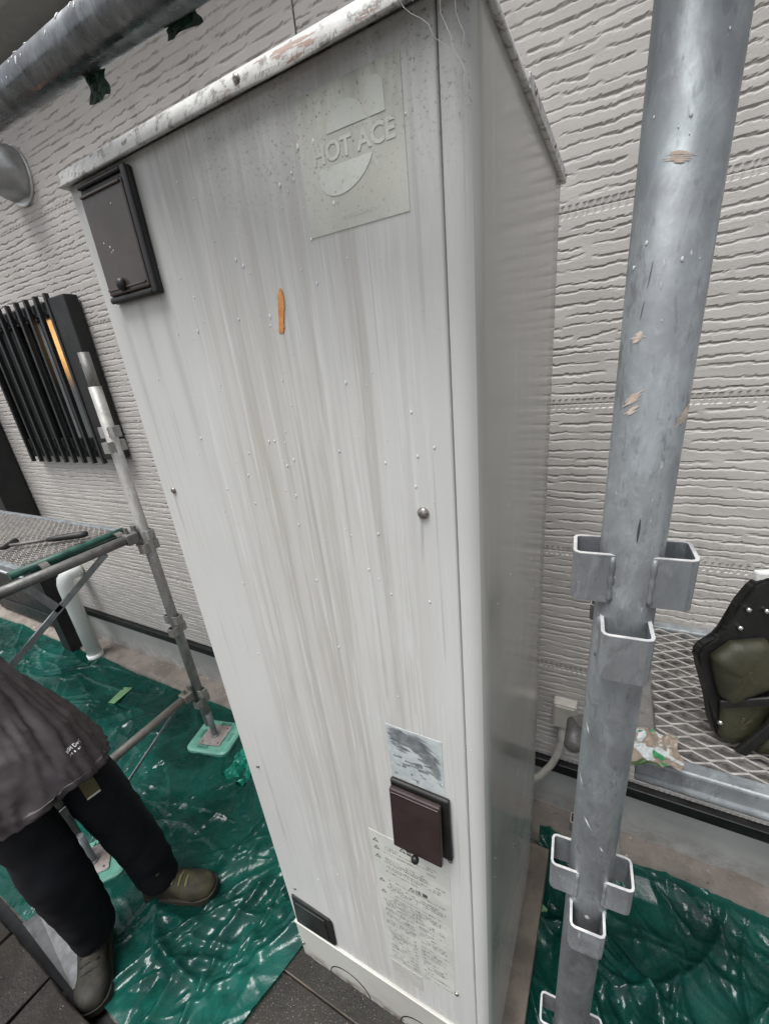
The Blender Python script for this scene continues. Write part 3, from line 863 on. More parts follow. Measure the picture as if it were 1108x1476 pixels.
# orange tape scrap
b = B()
lft, rgt = [], []
for i in range(15):
    t = i / 14; z = 2.096 - 0.051 * t; cx = -0.3935 - 0.0105 * t ** 1.3; w = 0.0012 + 0.0045 * min(t * 5, 1) * (1 - 0.35 * t)
    lft.append((cx - w + 0.0012 * mnoise.noise(Vector((t * 9, 1, 0))), FY - 0.001, z)); rgt.append((cx + w + 0.0016 * mnoise.noise(Vector((t * 11, 5, 0))), FY - 0.0014, z))
b.prism(lft + rgt[::-1], (0, 0, 0), (0, 0.0008, 0))
b.build('orange_tape', 'orange', heater)

# water drops on the front
dtmpl = bmesh.new()
bmesh.ops.create_uvsphere(dtmpl, u_segments=8, v_segments=6, radius=1)
DV = [v.co.copy() for v in dtmpl.verts]; DF = [tuple(v.index for v in f.verts) for f in dtmpl.faces]
dtmpl.free()
def drop(b, c, r, nrm, down=(0, 0, -1), el=1.25):
    nrm = Vector(nrm).normalized(); dn = Vector(down); dn = (dn - nrm * dn.dot(nrm)).normalized(); sx = nrm.cross(dn)
    vs = []
    for v in DV:
        taper = 1.0 - 0.35 * max(-v.z, 0)
        vs.append(Vector(c) + sx * v.x * r * taper + nrm * v.y * r * 0.45 + dn * v.z * r * el)
    n0 = len(b.bm.faces)
    b.add(vs, DF)
b = B()
for i in range(230):
    if random.random() < 0.6:
        x = random.gauss(-0.40, 0.13); z = 1.55 + 0.70 * random.random() ** 0.8
    else:
        x = random.uniform(FX0 + 0.02, -0.15); z = random.uniform(0.45, 2.26)
    if not (FX0 + 0.015 < x < -0.155) or z > 2.27: continue
    if abs(x + 0.17) < 0.006: continue
    drop(b, (x, FY - 0.0004, z), random.choice((0.0005, 0.0007, 0.0008, 0.0011, 0.0017)), (0, -1, 0), el=random.uniform(1.0, 1.9))
for i in range(5):
    drop(b, (random.uniform(-0.715, -0.64), FY - 0.0134, random.uniform(2.15, 2.25)), random.uniform(0.0009, 0.0015), (0, -1, 0))
for i in range(22):
    drop(b, (xr + 0.0003, random.uniform(0.53, 0.95), random.uniform(0.7, 2.0)), random.uniform(0.0009, 0.0016), (1, 0, 0), el=1.6)
b.build('water_drops', 'water', heater, smooth=True, kind='stuff')
# cobweb strands under the lid corner
b = B()
for (p0, p1) in (((-0.165, 0.474, 2.291), (-0.138, 0.487, 2.205)), ((-0.20, 0.472, 2.291), (-0.145, 0.489, 2.235)), ((-0.150, 0.470, 2.291), (-0.139, 0.488, 2.215))):
    p0, p1 = Vector(p0), Vector(p1)
    pts = [p0.lerp(p1, t) + Vector((mnoise.noise(p0 * 50 + Vector((t * 5, 0, 0))) * 0.006, -0.002, 0)) for t in np.linspace(0, 1, 12)]
    b.tube(pts, 0.00035, 4)
for i in range(26):
    x = random.uniform(-0.40, -0.18); z = 2.2905
    b.tube([(x, 0.470, z), (x + random.uniform(-.004, .004), 0.471, z - random.uniform(0.003, 0.01))], 0.0004, 4)
b.build('cobweb', 'cobweb', heater, kind='stuff')

# ------------------------------------------------------------------ scaffold
def pocket(b, be, c, d, zt, h=0.046, out=0.0215, w=0.040, th=0.0030, rp=0.0243):
    """open-topped U-shaped wedge pocket welded on a pole at centre c, direction d"""
    d = Vector(d).normalized(); s = Vector((-d.y, d.x, 0)); c = Vector((c[0], c[1], 0))
    a0 = math.sqrt(max(rp * rp - (w / 2 - th) ** 2, 0.0))  if rp > w / 2 - th else 0.0
    r = 0.006
    o = rp + out
    outer = [(a0 - 0.004, w / 2), (o - r, w / 2), (o - r * 0.3, w / 2 - r * 0.3), (o, w / 2 - r), (o, -w / 2 + r), (o - r * 0.3, -w / 2 + r * 0.3), (o - r, -w / 2), (a0 - 0.004, -w / 2)]
    inner = [(a0 - 0.004, w / 2 - th), (o - r, w / 2 - th), (o - th - .001, w / 2 - th - 0.001), (o - th, w / 2 - r), (o - th, -w / 2 + r), (o - th - .001, -w / 2 + th + 0.001), (o - r, -w / 2 + th), (a0 - 0.004, -w / 2 + th)]
    def P(q, z): return c + d * q[0] + s * q[1] + Vector((0, 0, z))
    n = len(outer)
    rings = [[P(q, zt - h) for q in outer], [P(q, zt) for q in outer], [P(q, zt) for q in inner], [P(q, zt - h) for q in inner]]
    R = [[b.bm.verts.new(p) for p in rr] for rr in rings]
    for a, bb in ((0, 1), (2, 3), (3, 0)):
        for j in range(n - 1):
            b.bm.faces.new((R[a][j], R[a][j + 1], R[bb][j + 1], R[bb][j]))
    for j in (0, n - 1):
        b.bm.faces.new([R[q][j] for q in range(4)])
    # bright rubbed top rim
    E0 = [[be.bm.verts.new(p + Vector((0, 0, dz))) for p in rr] for rr, dz in ((rings[1], -0.0005), (rings[1], 0.0006), (rings[2], 0.0006), (rings[2], -0.0005))]
    for q in range(3):
        for j in range(n - 1):
            be.bm.faces.new((E0[q][j], E0[q][j + 1], E0[q + 1][j + 1], E0[q + 1][j]))

def pole(name, label, x, y, ztop, levels, mat, base=0.05, dz=0.063, spigot=None, rot=0.0, group='vertical scaffold poles'):
    t = thing(name, (x, y, 0), label, 'scaffold pole', group)
    b = B(); b.hollow((x, y, base), (x, y, ztop), 0.0243, 0.0218, 40); b.build('tube', mat, t, recalc=True)
    if spigot:
        b = B(); b.hollow((x, y, ztop - 0.05), (x, y, spigot), 0.0208, 0.0185, 28); b.tube([(x - 0.008, y - 0.0195, spigot - 0.04), (x - 0.0085, y - 0.0215, spigot - 0.04)], 0.004, 8); b.build('spigot', 'galv_old', t)
    for zt in levels:
        for dd, z in (((1, 0), zt), ((-1, 0), zt), ((0, 1), zt - dz), ((0, -1), zt - dz)):
            cr, sr = math.cos(rot), math.sin(rot)
            d = (dd[0] * cr - dd[1] * sr, dd[0] * sr + dd[1] * cr, 0)
            b, be = B(), B()
            pocket(b, be, (x, y), d, z)
            p = b.build('wedge_pocket', mat, t); be.build('rim', 'edge', p)
            s = Vector((-d[1], d[0], 0)); c0 = Vector((x, y, 0)) + Vector(d) * 0.0150
            for sg in (-1, 1):
                b = B()
                pts = [c0 + s * sg * 0.0198 + Vector((0, 0, z - 0.001 - 0.044 * q / 9)) for q in range(10)]
                b.tube(pts, [0.0017 + 0.0006 * ((q * 7) % 3) for q in range(10)], 8)
                b.build('weld', mat, p)
    return t

MPX, MPY = 0.0240, 0.3840
mp = pole('scaffold_pole', 'large galvanised pole in the foreground right of the heater', MPX, MPY, 3.1, [1.826, 1.392, 0.985, 0.52], 'galv', rot=math.radians(4))
# marks on the main pole
def pole_patch(name, mat, parent, cx, cy, a0, a1, z0, z1, jag=0.25, seed=0, r=0.0246, slope=0.0):
    """a scraped mark: many ragged slivers lying on the tube"""
    b = B(); rr_ = random.Random(seed)
    H = z1 - z0; ns = 1 if name == 'scratch' else max(4, int(H / 0.0009))
    for q in range(ns):
        if ns == 1: zc, aa, ab, hh = (z0 + z1) / 2, a0, a1, H / 2
        else:
            f = (q + 0.5) / ns; env = math.sin(math.pi * f) ** 0.5
            mid = (a0 + a1) / 2 + rr_.uniform(-0.12, 0.12) * (a1 - a0); half = (a1 - a0) / 2 * env * rr_.uniform(0.45, 1.0)
            zc = z0 + H * f; aa, ab = mid - half, mid + half; hh = H / ns * rr_.uniform(0.35, 0.75)
        n = 8; top, bot = [], []
        for i in range(n + 1):
            t = i / n; a = math.radians(aa + (ab - aa) * t)
            e = math.sin(math.pi * min(max(t, 0.03), 0.97)) ** 0.6
            m_ = zc + slope * ((aa + (ab - aa) * t - a0) / (a1 - a0) - 0.5)
            j = 1 + 0.6 * mnoise.noise(Vector((t * 7, seed, q)))
            d_ = r + q * 2e-6
            top.append(Vector((cx + d_ * math.sin(a), cy - d_ * math.cos(a), m_ + hh * e * j)))
            bot.append(Vector((cx + d_ * math.sin(a), cy - d_ * math.cos(a), m_ - hh * e * j)))
        b.loft([bot, top], cap=False, closed=False)
    b.build(name, mat, parent, kind='stuff' if ns > 1 else None)
for spec in (('paint_mark', 'scrape', -48, -20, 1.9915, 1.9985, 0.6, 1, .0246, .002), ('paint_mark', 'scrape', -52, -12, 1.950, 1.957, 1.2, 2, .0246, .010),
             ('paint_mark', 'scrape', -45, -14, 1.943, 1.9475, 1.2, 12, .0246, .008), ('paint_mark', 'scrape', 38, 86, 1.935, 1.946, 0.5, 3, .0246, .012),
             ('paint_mark', 'whitepaint', -95, -72, 1.888, 1.905, 0.8, 4, .0247, 0), ('paint_mark', 'whitepaint', -100, -76, 2.02, 2.065, 0.5, 5, .0247, 0),
             ('paint_mark', 'whitepaint', -8, 14, 1.318, 1.325, 0.5, 6, .0246, -.004), ('paint_mark', 'scrape', -30, 22, 2.088, 2.0935, 0.8, 7, .0246, -.006),
             ('scratch', 'darkscratch', 8, 18, 2.058, 2.0585, 0.2, 8, .0246, .028), ('scratch', 'darkscratch', -28, -24, 2.03, 2.034, 0.2, 9, .0246, .016),
             ('scratch', 'darkscratch', 42, 45, 2.02, 2.023, 0.2, 10, .0246, .02), ('scratch', 'darkscratch', -34, -30, 2.01, 2.013, 0.2, 11, .0246, .012),
             ('scratch', 'darkscratch', 2, 6, 1.841, 1.862, 0.4, 12, .0246, .004), ('paint_mark', 'whitepaint', -60, -40, 1.62, 1.626, 0.9, 13, .0246, -.012),
             ('paint_mark', 'whitepaint', -40, -10, 1.49, 1.494, 0.9, 14, .0246, -.02), ('paint_mark', 'whitepaint', -70, -45, 1.545, 1.549, 0.9, 15, .0246, -.015),
             ('paint_mark', 'whitepaint', 10, 24, 1.455, 1.459, 0.9, 16, .0246, -.01)):
    nm, mt, a0, a1, z0, z1, jg, sd_, rr, sl = spec
    pole_patch(nm, mt, mp, MPX, MPY, a0, a1, z0, z1, jg, sd_, rr, sl)
b = B()
for i in range(14):
    a = math.radians(random.uniform(-60, 75)); z = random.uniform(2.0, 2.2)
    drop(b, (MPX + 0.0245 * math.sin(a), MPY - 0.0245 * math.cos(a), z), random.choice((0.0004, 0.0006, 0.0010)), (math.sin(a), -math.cos(a), 0), el=1.5)
b.build('water_drops', 'water', mp, smooth=True, kind='stuff')
b = B(); b.box((MPX - .07, MPY - .07, 0.121), (MPX + .07, MPY + .07, 0.127), 0.001); b.tube([(MPX, MPY, 0.12), (MPX, MPY, 0.3)], 0.017, 16); b.build('jack_base', 'rustplate', mp)

lp = pole('scaffold_pole', 'short weathered scaffold pole beside the louvred window', -1.921, 1.073, 2.012, [1.846, 1.362, 0.880, 0.392], 'galv_paint', base=0.13, spigot=2.145, rot=math.radians(8))
def jack(parent, x, y, rot, z0=0.0, hide=False):
    c, s = math.cos(rot), math.sin(rot)
    def T(px, py, z): return Vector((x + px * c - py * s, y + px * s + py * c, z))
    def rrect(hw, hh, r, z):
        out = []
        for cx, cy, a0 in ((hw - r, hh - r, 0), (-hw + r, hh - r, 90), (-hw + r, -hh + r, 180), (hw - r, -hh + r, 270)):
            for q in range(6):
                a = math.radians(a0 + q * 18); out.append(T(cx + r * math.cos(a), cy + r * math.sin(a), z))
        return out
    b = B(); b.loft([rrect(.135, .110, .04, z0), rrect(.135, .110, .04, z0 + .018), rrect(.125, .10, .036, z0 + .026)], smooth=False); bp = b.build('base_pad', 'greenplate', parent)
    for px, py, w, h in ((.092, 0, .012, .03), (-.092, 0, .012, .03), (0.02, .083, .035, .008), (-0.03, -.083, .035, .008)):
        b = B()
        for q in range(5):
            f = (q - 2) / 2.5
            if w < h: b.bar(T(px - w, py + f * h, z0 + .030), T(px + w, py + f * h, z0 + .030), 0.006, 0.008)
            else: b.bar(T(px + f * w, py - h, z0 + .030), T(px + f * w, py + h, z0 + .030), 0.007, 0.008)
        b.build('lug', 'greenplate', bp)
    b = B(); b.loft([rrect(.07, .07, .008, z0 + .0265), rrect(.07, .07, .008, z0 + .033)], smooth=False); b.wob(0.0005, 40); sp = b.build('steel_plate', 'rustplate', parent)
    for q in ((.05, .05), (-.05, .05), (.05, -.05), (-.05, -.05)):
        b = B(); b.tube([T(*q, z0 + .0331), T(*q, z0 + .0338)], 0.005, 10); b.build('bolt_hole', 'darkscratch', sp)
    b = B(); b.tube([T(0, 0, z0 + .033), T(0, 0, z0 + .2)], 0.0165, 16); b.tube([T(0, 0, z0 + .033), T(0, 0, z0 + .042)], 0.024, 16); b.build('jack_screw', 'galv', parent)
jack(lp, -1.90, 1.072, math.radians(14), 0.016)

sp = pole('scaffold_pole', 'dark scaffold pole rising from the mint base behind the worker', -1.93, 0.352, 2.4, [1.846, 1.362, 0.880, 0.392], 'galv_old', base=0.10)
jack(sp, -1.875, 0.352, math.radians(52), 0.022)
bp_ = pole('scaffold_pole', 'muddy scaffold pole standing behind the large foreground pole', 0.036, 1.10, 1.75, [1.33, 0.90, 0.45], 'galv_dirty', base=0.02)

def clamp_end(b, p, d):
    """wedge hook head of a transom at p pointing along d"""
    p, d = Vector(p), Vector(d).normalized()
    s = d.cross(Vector((0, 0, 1)))
    b.bar(p - d * 0.05, p + d * 0.005, 0.058, 0.052, bev=0.006)
    b.bar(p + d * 0.0, p + d * 0.014, 0.03, 0.11, bev=0.003)
    b.bar(p - d * 0.03 + Vector((0, 0, -.03)), p - d * 0.03 + Vector((0, 0, .055)), 0.012, 0.022, up=s, bev=0.002)

def transom(label, x, y0, y1, z, mat, braces):
    t = thing('scaffold_transom', (x, (y0 + y1) / 2, z), label, 'scaffold tube', 'cross tubes of the scaffold')
    b = B(); b.tube([(x, y0 + 0.05, z), (x, (y0 + y1) / 2, z), (x, y1 - 0.05, z)], 0.0213, 24); b.build('tube', mat, t)
    for p, d in (((x, y1 - 0.04, z), (0, 1, 0)), ((x, y0 + 0.04, z), (0, -1, 0))):
        b = B(); clamp_end(b, p, d); b.build('wedge_head', mat, t)
    for (p0, p1, w, h) in braces:
        b = B(); b.bar(p0, p1, h, w, up=(1, 0, 0), bev=0.001); b.build('brace', 'galv', t)
    return t
transom('grey tube crossing the left scaffold at platform height', -1.93, 0.352, 1.068, 1.343, 'galv_old',
        [((-1.93, 0.885, 1.322), (-1.93, 0.40, 1.045), 0.008, 0.026), ((-1.93, 0.575, 1.325), (-1.93, 0.645, 1.178), 0.008, 0.03)])
transom('low muddy tube joining pole feet on the left', -1.93, 0.352, 1.068, 0.388, 'galv_dirty',
        [((-1.93, 0.935, 0.370), (-1.93, 0.50, 0.165), 0.006, 0.014)])
transom('muddy cross tube running back behind the large foreground pole', 0.030, 0.384, 1.10, 1.335, 'galv_dirty', [])
b = B(); c0 = Vector((-0.02, 1.02, 0.905)); 
b.tube([c0 + Vector((0.0, -0.03, 0)), c0 + Vector((0, 0.06, 0.0))], 0.024, 18); b.sphere(c0 + Vector((0, -0.03, 0)), 0.024, (1, 0.35, 1)); b.bar(c0 + Vector((0, 0.04, 0)), c0 + Vector((0.045, 0.07, 0)), 0.04, 0.05)
b.build('bolt_clamp', 'galv_old', bp_)

# planks: expanded metal decks
def deck(label, x0, x1, y0, y1, z, ends, green=False):
    t = thing('scaffold_plank', ((x0 + x1) / 2, (y0 + y1) / 2, z), label, 'scaffold plank', 'expanded metal planks')
    # strands: diamond lattice
    b = B()
    sy, sx = 0.0145, 0.046
    ny = int((y1 - y0 - 0.05) / sy); nx = int((x1 - x0 - 0.06) / sx)
    for j in range(ny):
        yy = y0 + 0.025 + j * sy
        L = []
        for i in range(nx * 2 + 1):
            px = x0 + 0.03 + i * sx / 2
            up = (i + j) % 2
            L.append(Vector((px, yy + (sy * 0.5 if up else -sy * 0.0) , z + (0.003 if up else 0.0))))
        n = len(L)
        rings = []
        for i, p in enumerate(L):
            rings.append([p + Vector((0, -0.0016, 0.0022)), p + Vector((0, 0.0016, 0.0030)), p + Vector((0, 0.0016, -0.0022)), p + Vector((0, -0.0016, -0.003))])
        b.loft(rings, smooth=False)
    b.build('expanded_mesh', 'meshmetal', t, kind='stuff')
    for a, bb in ((y0, y0 + 0.026), (y1 - 0.026, y1)):
        b = B(); b.box((x0, a, z - 0.035), (x1, bb, z + 0.004), 0.004); b.build('side_rail', 'galv', t)
        e = a if a == y0 else bb
        b = B(); b.tube([(x0, e, z - 0.032), (x1, e, z - 0.032)], 0.007, 10); b.build('rail_bead', 'galv', t)
    for xx in np.arange(x0 + 0.3, x1 - 0.1, 0.3):
        b = B(); b.box((xx, y0 + 0.028, z - 0.028), (xx + 0.03, y1 - 0.028, z - 0.004)); b.build('crossbar', 'galv_old', t)
    for xa in (x0, x1 - 0.028):
        b = B(); b.box((xa, y0 + 0.028, z - 0.026), (xa + 0.028, y1 - 0.028, z + 0.003), 0.003); b.build('end_plate', 'greenbar' if green else 'galv_old', t)
    # dust and litter caught under the mesh
    X, Y = np.meshgrid(np.linspace(x0 + 0.03, x1 - 0.03, 60), np.linspace(y0 + 0.03, y1 - 0.03, 24))
    Z = z - 0.013 + 0.003 * np.sin(X * 40) * np.sin(Y * 55)
    grid_mesh('dust_pan', np.stack([X, Y, Z], -1), 'pan', t)
    for ex, s in ends:
        for yy in (y0 + 0.06, y1 - 0.06):
            b = B()
            pts = [(ex, yy, z - 0.01)] + [(ex + s * (0.035 + 0.028 * math.sin(a)), yy, z - 0.005 - 0.028 * (1 - math.cos(a)) + 0.016) for a in np.linspace(0, 2.4, 8)]
            for p0, p1 in zip(pts, pts[1:]): b.bar(p0, p1, 0.03, 0.006)
            b.build('hook', 'galv_old', t)
    return t
dl = deck('left scaffold plank of dusty expanded metal with hammer on it', -3.75, -2.0, 0.605, 1.035, 1.368, [(-2.0, 1)], True)
dr = deck('right scaffold plank of expanded metal under the tool pouch', 0.082, 1.35, 0.590, 1.005, 1.358, [(0.082, -1)])
b = B(); b.tube([(-1.985, 0.56, 1.372), (-1.985, 0.8, 1.372), (-1.985, 1.02, 1.372)], 0.016, 16); b.build('end_tube', 'greenbar', dl)

# handrail tube crossing overhead at upper left
d0 = Vector((-0.97651816, 0.15619776, 0.148373)); p0 = Vector((0.0925, 0.3252, 2.2662))
rail = thing('handrail_tube', p0 - d0 * -0.4, 'thick wet scaffold tube crossing the upper left corner', 'scaffold tube', 'cross tubes of the scaffold')
BASE[rail.name] = Vector(rail.location)
b = B(); b.hollow(p0 - d0 * 0.1, p0 + d0 * 2.2, 0.0243, 0.0215, 48); b.build('tube', 'galv_wet', rail)
b = B(); q0 = p0 + d0 * 0.065
b.bar(q0 - d0 * 0.03, q0 + d0 * 0.03, 0.062, 0.062, bev=0.01); b.bar(q0 + Vector((0, 0.03, -0.03)), q0 + Vector((0, 0.09, -0.03)), 0.05, 0.05, bev=0.008); b.build('coupler', 'galv_old', rail)
b = B()
side_ = d0.cross(Vector((0, 0, 1))).normalized(); upv = side_.cross(d0).normalized()
for i in range(150):
    s = random.uniform(0.25, 0.95); a = random.uniform(-0.2, 2.9) + math.pi
    nr = side_ * math.cos(a) + upv * math.sin(a) * -1 if False else (side_ * math.cos(a) - upv * math.sin(a))
    drop(b, p0 + d0 * s + nr * 0.0245, random.choice((0.0012, 0.0016, 0.0024)), nr, el=random.uniform(1.2, 2.2))
b.build('water_drops', 'water', rail, smooth=True, kind='stuff')
def scrap(name, label, cat, c, size, mat, n=9, seed=0, axis=None, flat=0.35, parent=None, group=None):
    b = B()
    gx = np.linspace(-1, 1, n)
    rows = []
    for u in gx:
        row = []
        for v in gx:
            rr = 1 - 0.35 * mnoise.noise(Vector((math.atan2(v, u) * 1.5, seed, 0)))
            p = Vector((u * rr, v * rr, 0))
            p.z = flat * mnoise.noise(Vector((u * 1.7, v * 1.7, seed))) + flat * 0.6 * mnoise.noise(Vector((u * 4, v * 4, seed + 5)))
            if axis: p = Vector((p.x * axis[0].x + p.y * axis[1].x + p.z * axis[2].x, p.x * axis[0].y + p.y * axis[1].y + p.z * axis[2].y, p.x * axis[0].z + p.y * axis[1].z + p.z * axis[2].z))
            row.append(Vector(c) + Vector((p.x * size[0], p.y * size[1], p.z * size[2])))
        rows.append(row)
    b.loft(rows, cap=False, closed=False, smooth=False)
    bmesh.ops.solidify(b.bm, geom=list(b.bm.faces), thickness=0.0008)
    if parent is not None:
        return b.build(name, mat, parent)
    base = Vector(c); 
    o = b.build(name, mat)
    return tag(o, label, cat, group)
ax = (d0, -upv, side_)
scrap('green_leaf', 'larger dark green torn scrap hanging under the wet tube', 'green scrap', p0 + d0 * 0.685 - upv * 0.024 + side_ * 0.012, (0.022, 0.011, 0.02), 'filmdark', 9, 3, ax, 0.6, None, 'green scraps stuck to the tube')
scrap('green_leaf', 'smaller dark green scrap on the tube at the top edge', 'green scrap', p0 + d0 * 0.50 - upv * 0.020 + side_ * 0.014, (0.024, 0.006, 0.008), 'filmdark', 8, 8, ax, 0.6, None, 'green scraps stuck to the tube')

# ------------------------------------------------------------------ green film on the ground
def film(name, label, x0, x1, y0, y1, step, nf, zf, seed, edge=None, amp=0.008, ang=None, folds=()):
    r = np.random.default_rng(seed)
    nx, ny = int((x1 - x0) / step) + 1, int((y1 - y0) / step) + 1
    X, Y = np.meshgrid(np.linspace(x0, x1, nx), np.linspace(y0, y1, ny))
    Z = np.zeros_like(X)
    for i in range(nf):
        cx, cy = r.uniform(x0, x1), r.uniform(y0, y1)
        a = r.uniform(0, math.pi) if ang is None else ang(cx, cy, r)
        L = r.uniform(0.06, 0.5); w = r.uniform(0.005, 0.022); h = amp * r.uniform(0.2, 1.4) ** 1.5 * (1 if r.random() < 0.75 else -0.5)
        ii = np.abs(X[0] - cx) < L + 0.05; jj = np.abs(Y[:, 0] - cy) < L + 0.05
        if not ii.any() or not jj.any(): continue
        i0, i1 = np.argmax(ii), len(ii) - np.argmax(ii[::-1]); j0, j1 = np.argmax(jj), len(jj) - np.argmax(jj[::-1])
        xs, ys = X[j0:j1, i0:i1] - cx, Y[j0:j1, i0:i1] - cy
        u = xs * math.cos(a) + ys * math.sin(a); v = -xs * math.sin(a) + ys * math.cos(a) + 0.25 * (xs * math.cos(a) + ys * math.sin(a)) ** 2 * r.uniform(-6, 6)
        env = np.clip(1 - (u / L) ** 2, 0, 1)
        Z[j0:j1, i0:i1] += h * env * np.exp(-np.abs(v) / w)
    for i in range(60):
        a = r.uniform(0, math.pi); kk = r.uniform(5, 16); ph = r.uniform(0, 6.28)
        cx, cy, sg = r.uniform(x0, x1), r.uniform(y0, y1), r.uniform(0.15, 0.5)
        Z += 0.005 * np.sin((X * math.cos(a) + Y * math.sin(a)) * kk + ph) * np.exp(-((X - cx) ** 2 + (Y - cy) ** 2) / sg ** 2)
    for (fx, fy, fa, fl, fw, fh) in folds:
        xs, ys = X - fx, Y - fy
        ca, sa = math.cos(fa), math.sin(fa)
        u = xs * ca + ys * sa; v = -xs * sa + ys * ca + 0.9 * u * u * math.sin(fx * 50)
        Z += fh * np.clip(1 - (u / fl) ** 2, 0, 1) * np.exp(-np.abs(v / fw) ** 1.3)
    Z = np.maximum(Z, -0.008) + zf(X, Y)
    if edge is not None: X, Y = edge(X, Y)
    o = grid_mesh(name, np.stack([X, Y, Z], -1), 'film')
    return tag(o, label, 'plastic sheet', 'green sheets on the ground')
def zl(X, Y):
    ramp = np.clip((X + 1.10) / 0.28, 0, 1); ramp = ramp * ramp * (3 - 2 * ramp)
    ed = np.clip((X + 0.93) / 0.08, 0, 1)
    return 0.014 + 0.130 * ramp * (1 + (1 - ed) * (-0.12 + 0.14 * np.sin(Y * 37 + X * 9) + 0.10 * np.sin(Y * 83 + X * 30))) + 0.004 * np.sin(X * 9) * np.sin(Y * 12)
def al(cx, cy, r):
    return math.radians(r.normal(42, 38)) if cx > -1.3 else r.uniform(0, math.pi)
def el(X, Y):
    f = np.clip((X + 1.3) / 0.5, 0, 1)
    Y2 = Y + 0.008 * np.sin(X * 5.1) * (Y > 1.0)
    # slanting end of the sheet along the pad
    X2 = X - f * np.clip((0.55 - Y), 0, 1) * 0.25
    return X2, Y2
fr_ = random.Random(5)
FL = [(fr_.uniform(-1.35, -0.86), fr_.uniform(0.2, 0.75), math.radians(fr_.gauss(55, 25)), fr_.uniform(0.12, 0.4), fr_.uniform(0.008, 0.03), fr_.uniform(0.012, 0.038)) for _ in range(24)]
FR = [(fr_.uniform(-0.08, 0.55), fr_.uniform(0.45, 1.0), math.radians(fr_.gauss(120, 40)), fr_.uniform(0.12, 0.4), fr_.uniform(0.008, 0.03), fr_.uniform(0.015, 0.045)) for _ in range(26)]
film('plastic_sheet', 'wrinkled green plastic sheet under the worker, left of the heater', -5.2, -0.775, 0.10, 1.262, 0.0072, 800, zl, 3, el, 0.0075, al, FL)
def zr(X, Y):
    return 0.016 + 0.05 * np.exp(-((X - 0.10) / 0.16) ** 2 - ((Y - 0.72) / 0.2) ** 2) + 0.012 * np.sin(X * 11 + Y * 5) * np.sin(Y * 9 - X * 3) + 0.05 * np.clip((0.62 - Y) / 0.2, 0, 1) + 0.03 * np.clip((Y - 1.2) / 0.06, 0, 1)
def ar(cx, cy, r):
    return math.radians(r.normal(120, 35))
def er(X, Y):
    return X + 0.012 * np.sin(Y * 13) * (X < 0.1) + 0.03 * np.clip((Y - 1.0) / 0.3, 0, 1) * 0, Y
film('plastic_sheet', 'crumpled green plastic sheet behind the large foreground pole', -0.115, 1.6, 0.42, 1.30, 0.0055, 380, zr, 11, er, 0.013, ar, FR)
scrap('plastic_bundle', 'bright bunched green plastic by the mint base beside the heater', 'plastic bundle', (-1.60, 1.005, 0.035), (0.085, 0.10, 0.05), 'filmbright', 16, 4, None, 0.9)
def strip(name, label, pts, mat, z=0.02):
    b = B(); b.add([(x, y, z + 0.004 * math.sin(x * 40)) for x, y in pts], [tuple(range(len(pts)))])
    r = bmesh.ops.subdivide_edges(b.bm, edges=list(b.bm.edges), cuts=3, use_grid_fill=True)
    o = b.build(name, mat); return tag(o, label, 'tape', 'tape strips on the green sheets')
strip('tape_strip', 'pale olive tape strip on the left green sheet', [(-2.892, 1.12), (-2.855, 0.983), (-2.79, 0.99), (-2.82, 1.14)], 'olivetape', 0.028)
strip('tape_strip', 'pale olive tape strip on the green sheet edge beside the heater', [(-0.100, 1.02), (-0.125, 0.86), (-0.085, 0.85), (-0.055, 1.0)], 'olivetape', 0.05)

# ------------------------------------------------------------------ white drain pipe
wp = thing('drain_pipe', (-3.50, 1.262, 0), 'short white plastic pipe standing beside the black door frame', 'pipe')
b = B(); r = 0.052
b.tube([(-3.50, 1.262, -0.02), (-3.50, 1.262, 0.64), (-3.50, 1.265, 0.68), (-3.50, 1.275, 0.712), (-3.50, 1.30, 0.735), (-3.50, 1.34, 0.742), (-3.5, 1.39, 0.742)], [r, r, r, r, r, r, r], 24); b.build('elbow_pipe', 'pvc', wp)
b = B(); b.tube([(-3.50, 1.262, 0.0), (-3.50, 1.262, 0.05)], 0.058, 24); b.build('collar', 'pvc', wp)

# ------------------------------------------------------------------ dark block kerb at the lower left
kerb = thing('block_kerb', (-1.8, -0.1, 0), 'row of dark wet blocks at the bottom left corner', 'kerb')
kx = -3.3
while kx < -0.95:
    L = 0.288
    b = B(); b.box((kx, -0.42, -0.02), (kx + L - random.uniform(0.005, 0.010), 0.055 + random.uniform(-0.006, 0.006), 0.105 + random.uniform(-0.004, 0.004)), 0.006, 2); bmesh.ops.subdivide_edges(b.bm, edges=list(b.bm.edges), cuts=3, use_grid_fill=True); b.wob(0.007, 17, kx); b.wob(0.003, 60, kx)
    b.build('block', 'block', kerb)
    kx += L
gap_strip = B(); gap_strip.box((-3.4, 0.06, -0.02), (-0.92, 0.095, -0.012)); tag(gap_strip.build('gap_shade_strip', 'flash'), kind='structure')  # black strip standing for the shadow in the gap beside the blocks
b = B(); b.add([(-1.93, 0.092, 0.03), (-1.52, 0.075, 0.03), (-1.50, 0.105, 0.045), (-1.62, 0.15, 0.045), (-1.90, 0.14, 0.04)], [(0, 1, 2, 3, 4)])
bmesh.ops.solidify(b.bm, geom=list(b.bm.faces), thickness=0.006)
tag(b.build('grey_board', 'greyboard'), 'grey board scrap between the dark blocks and the boot', 'board')

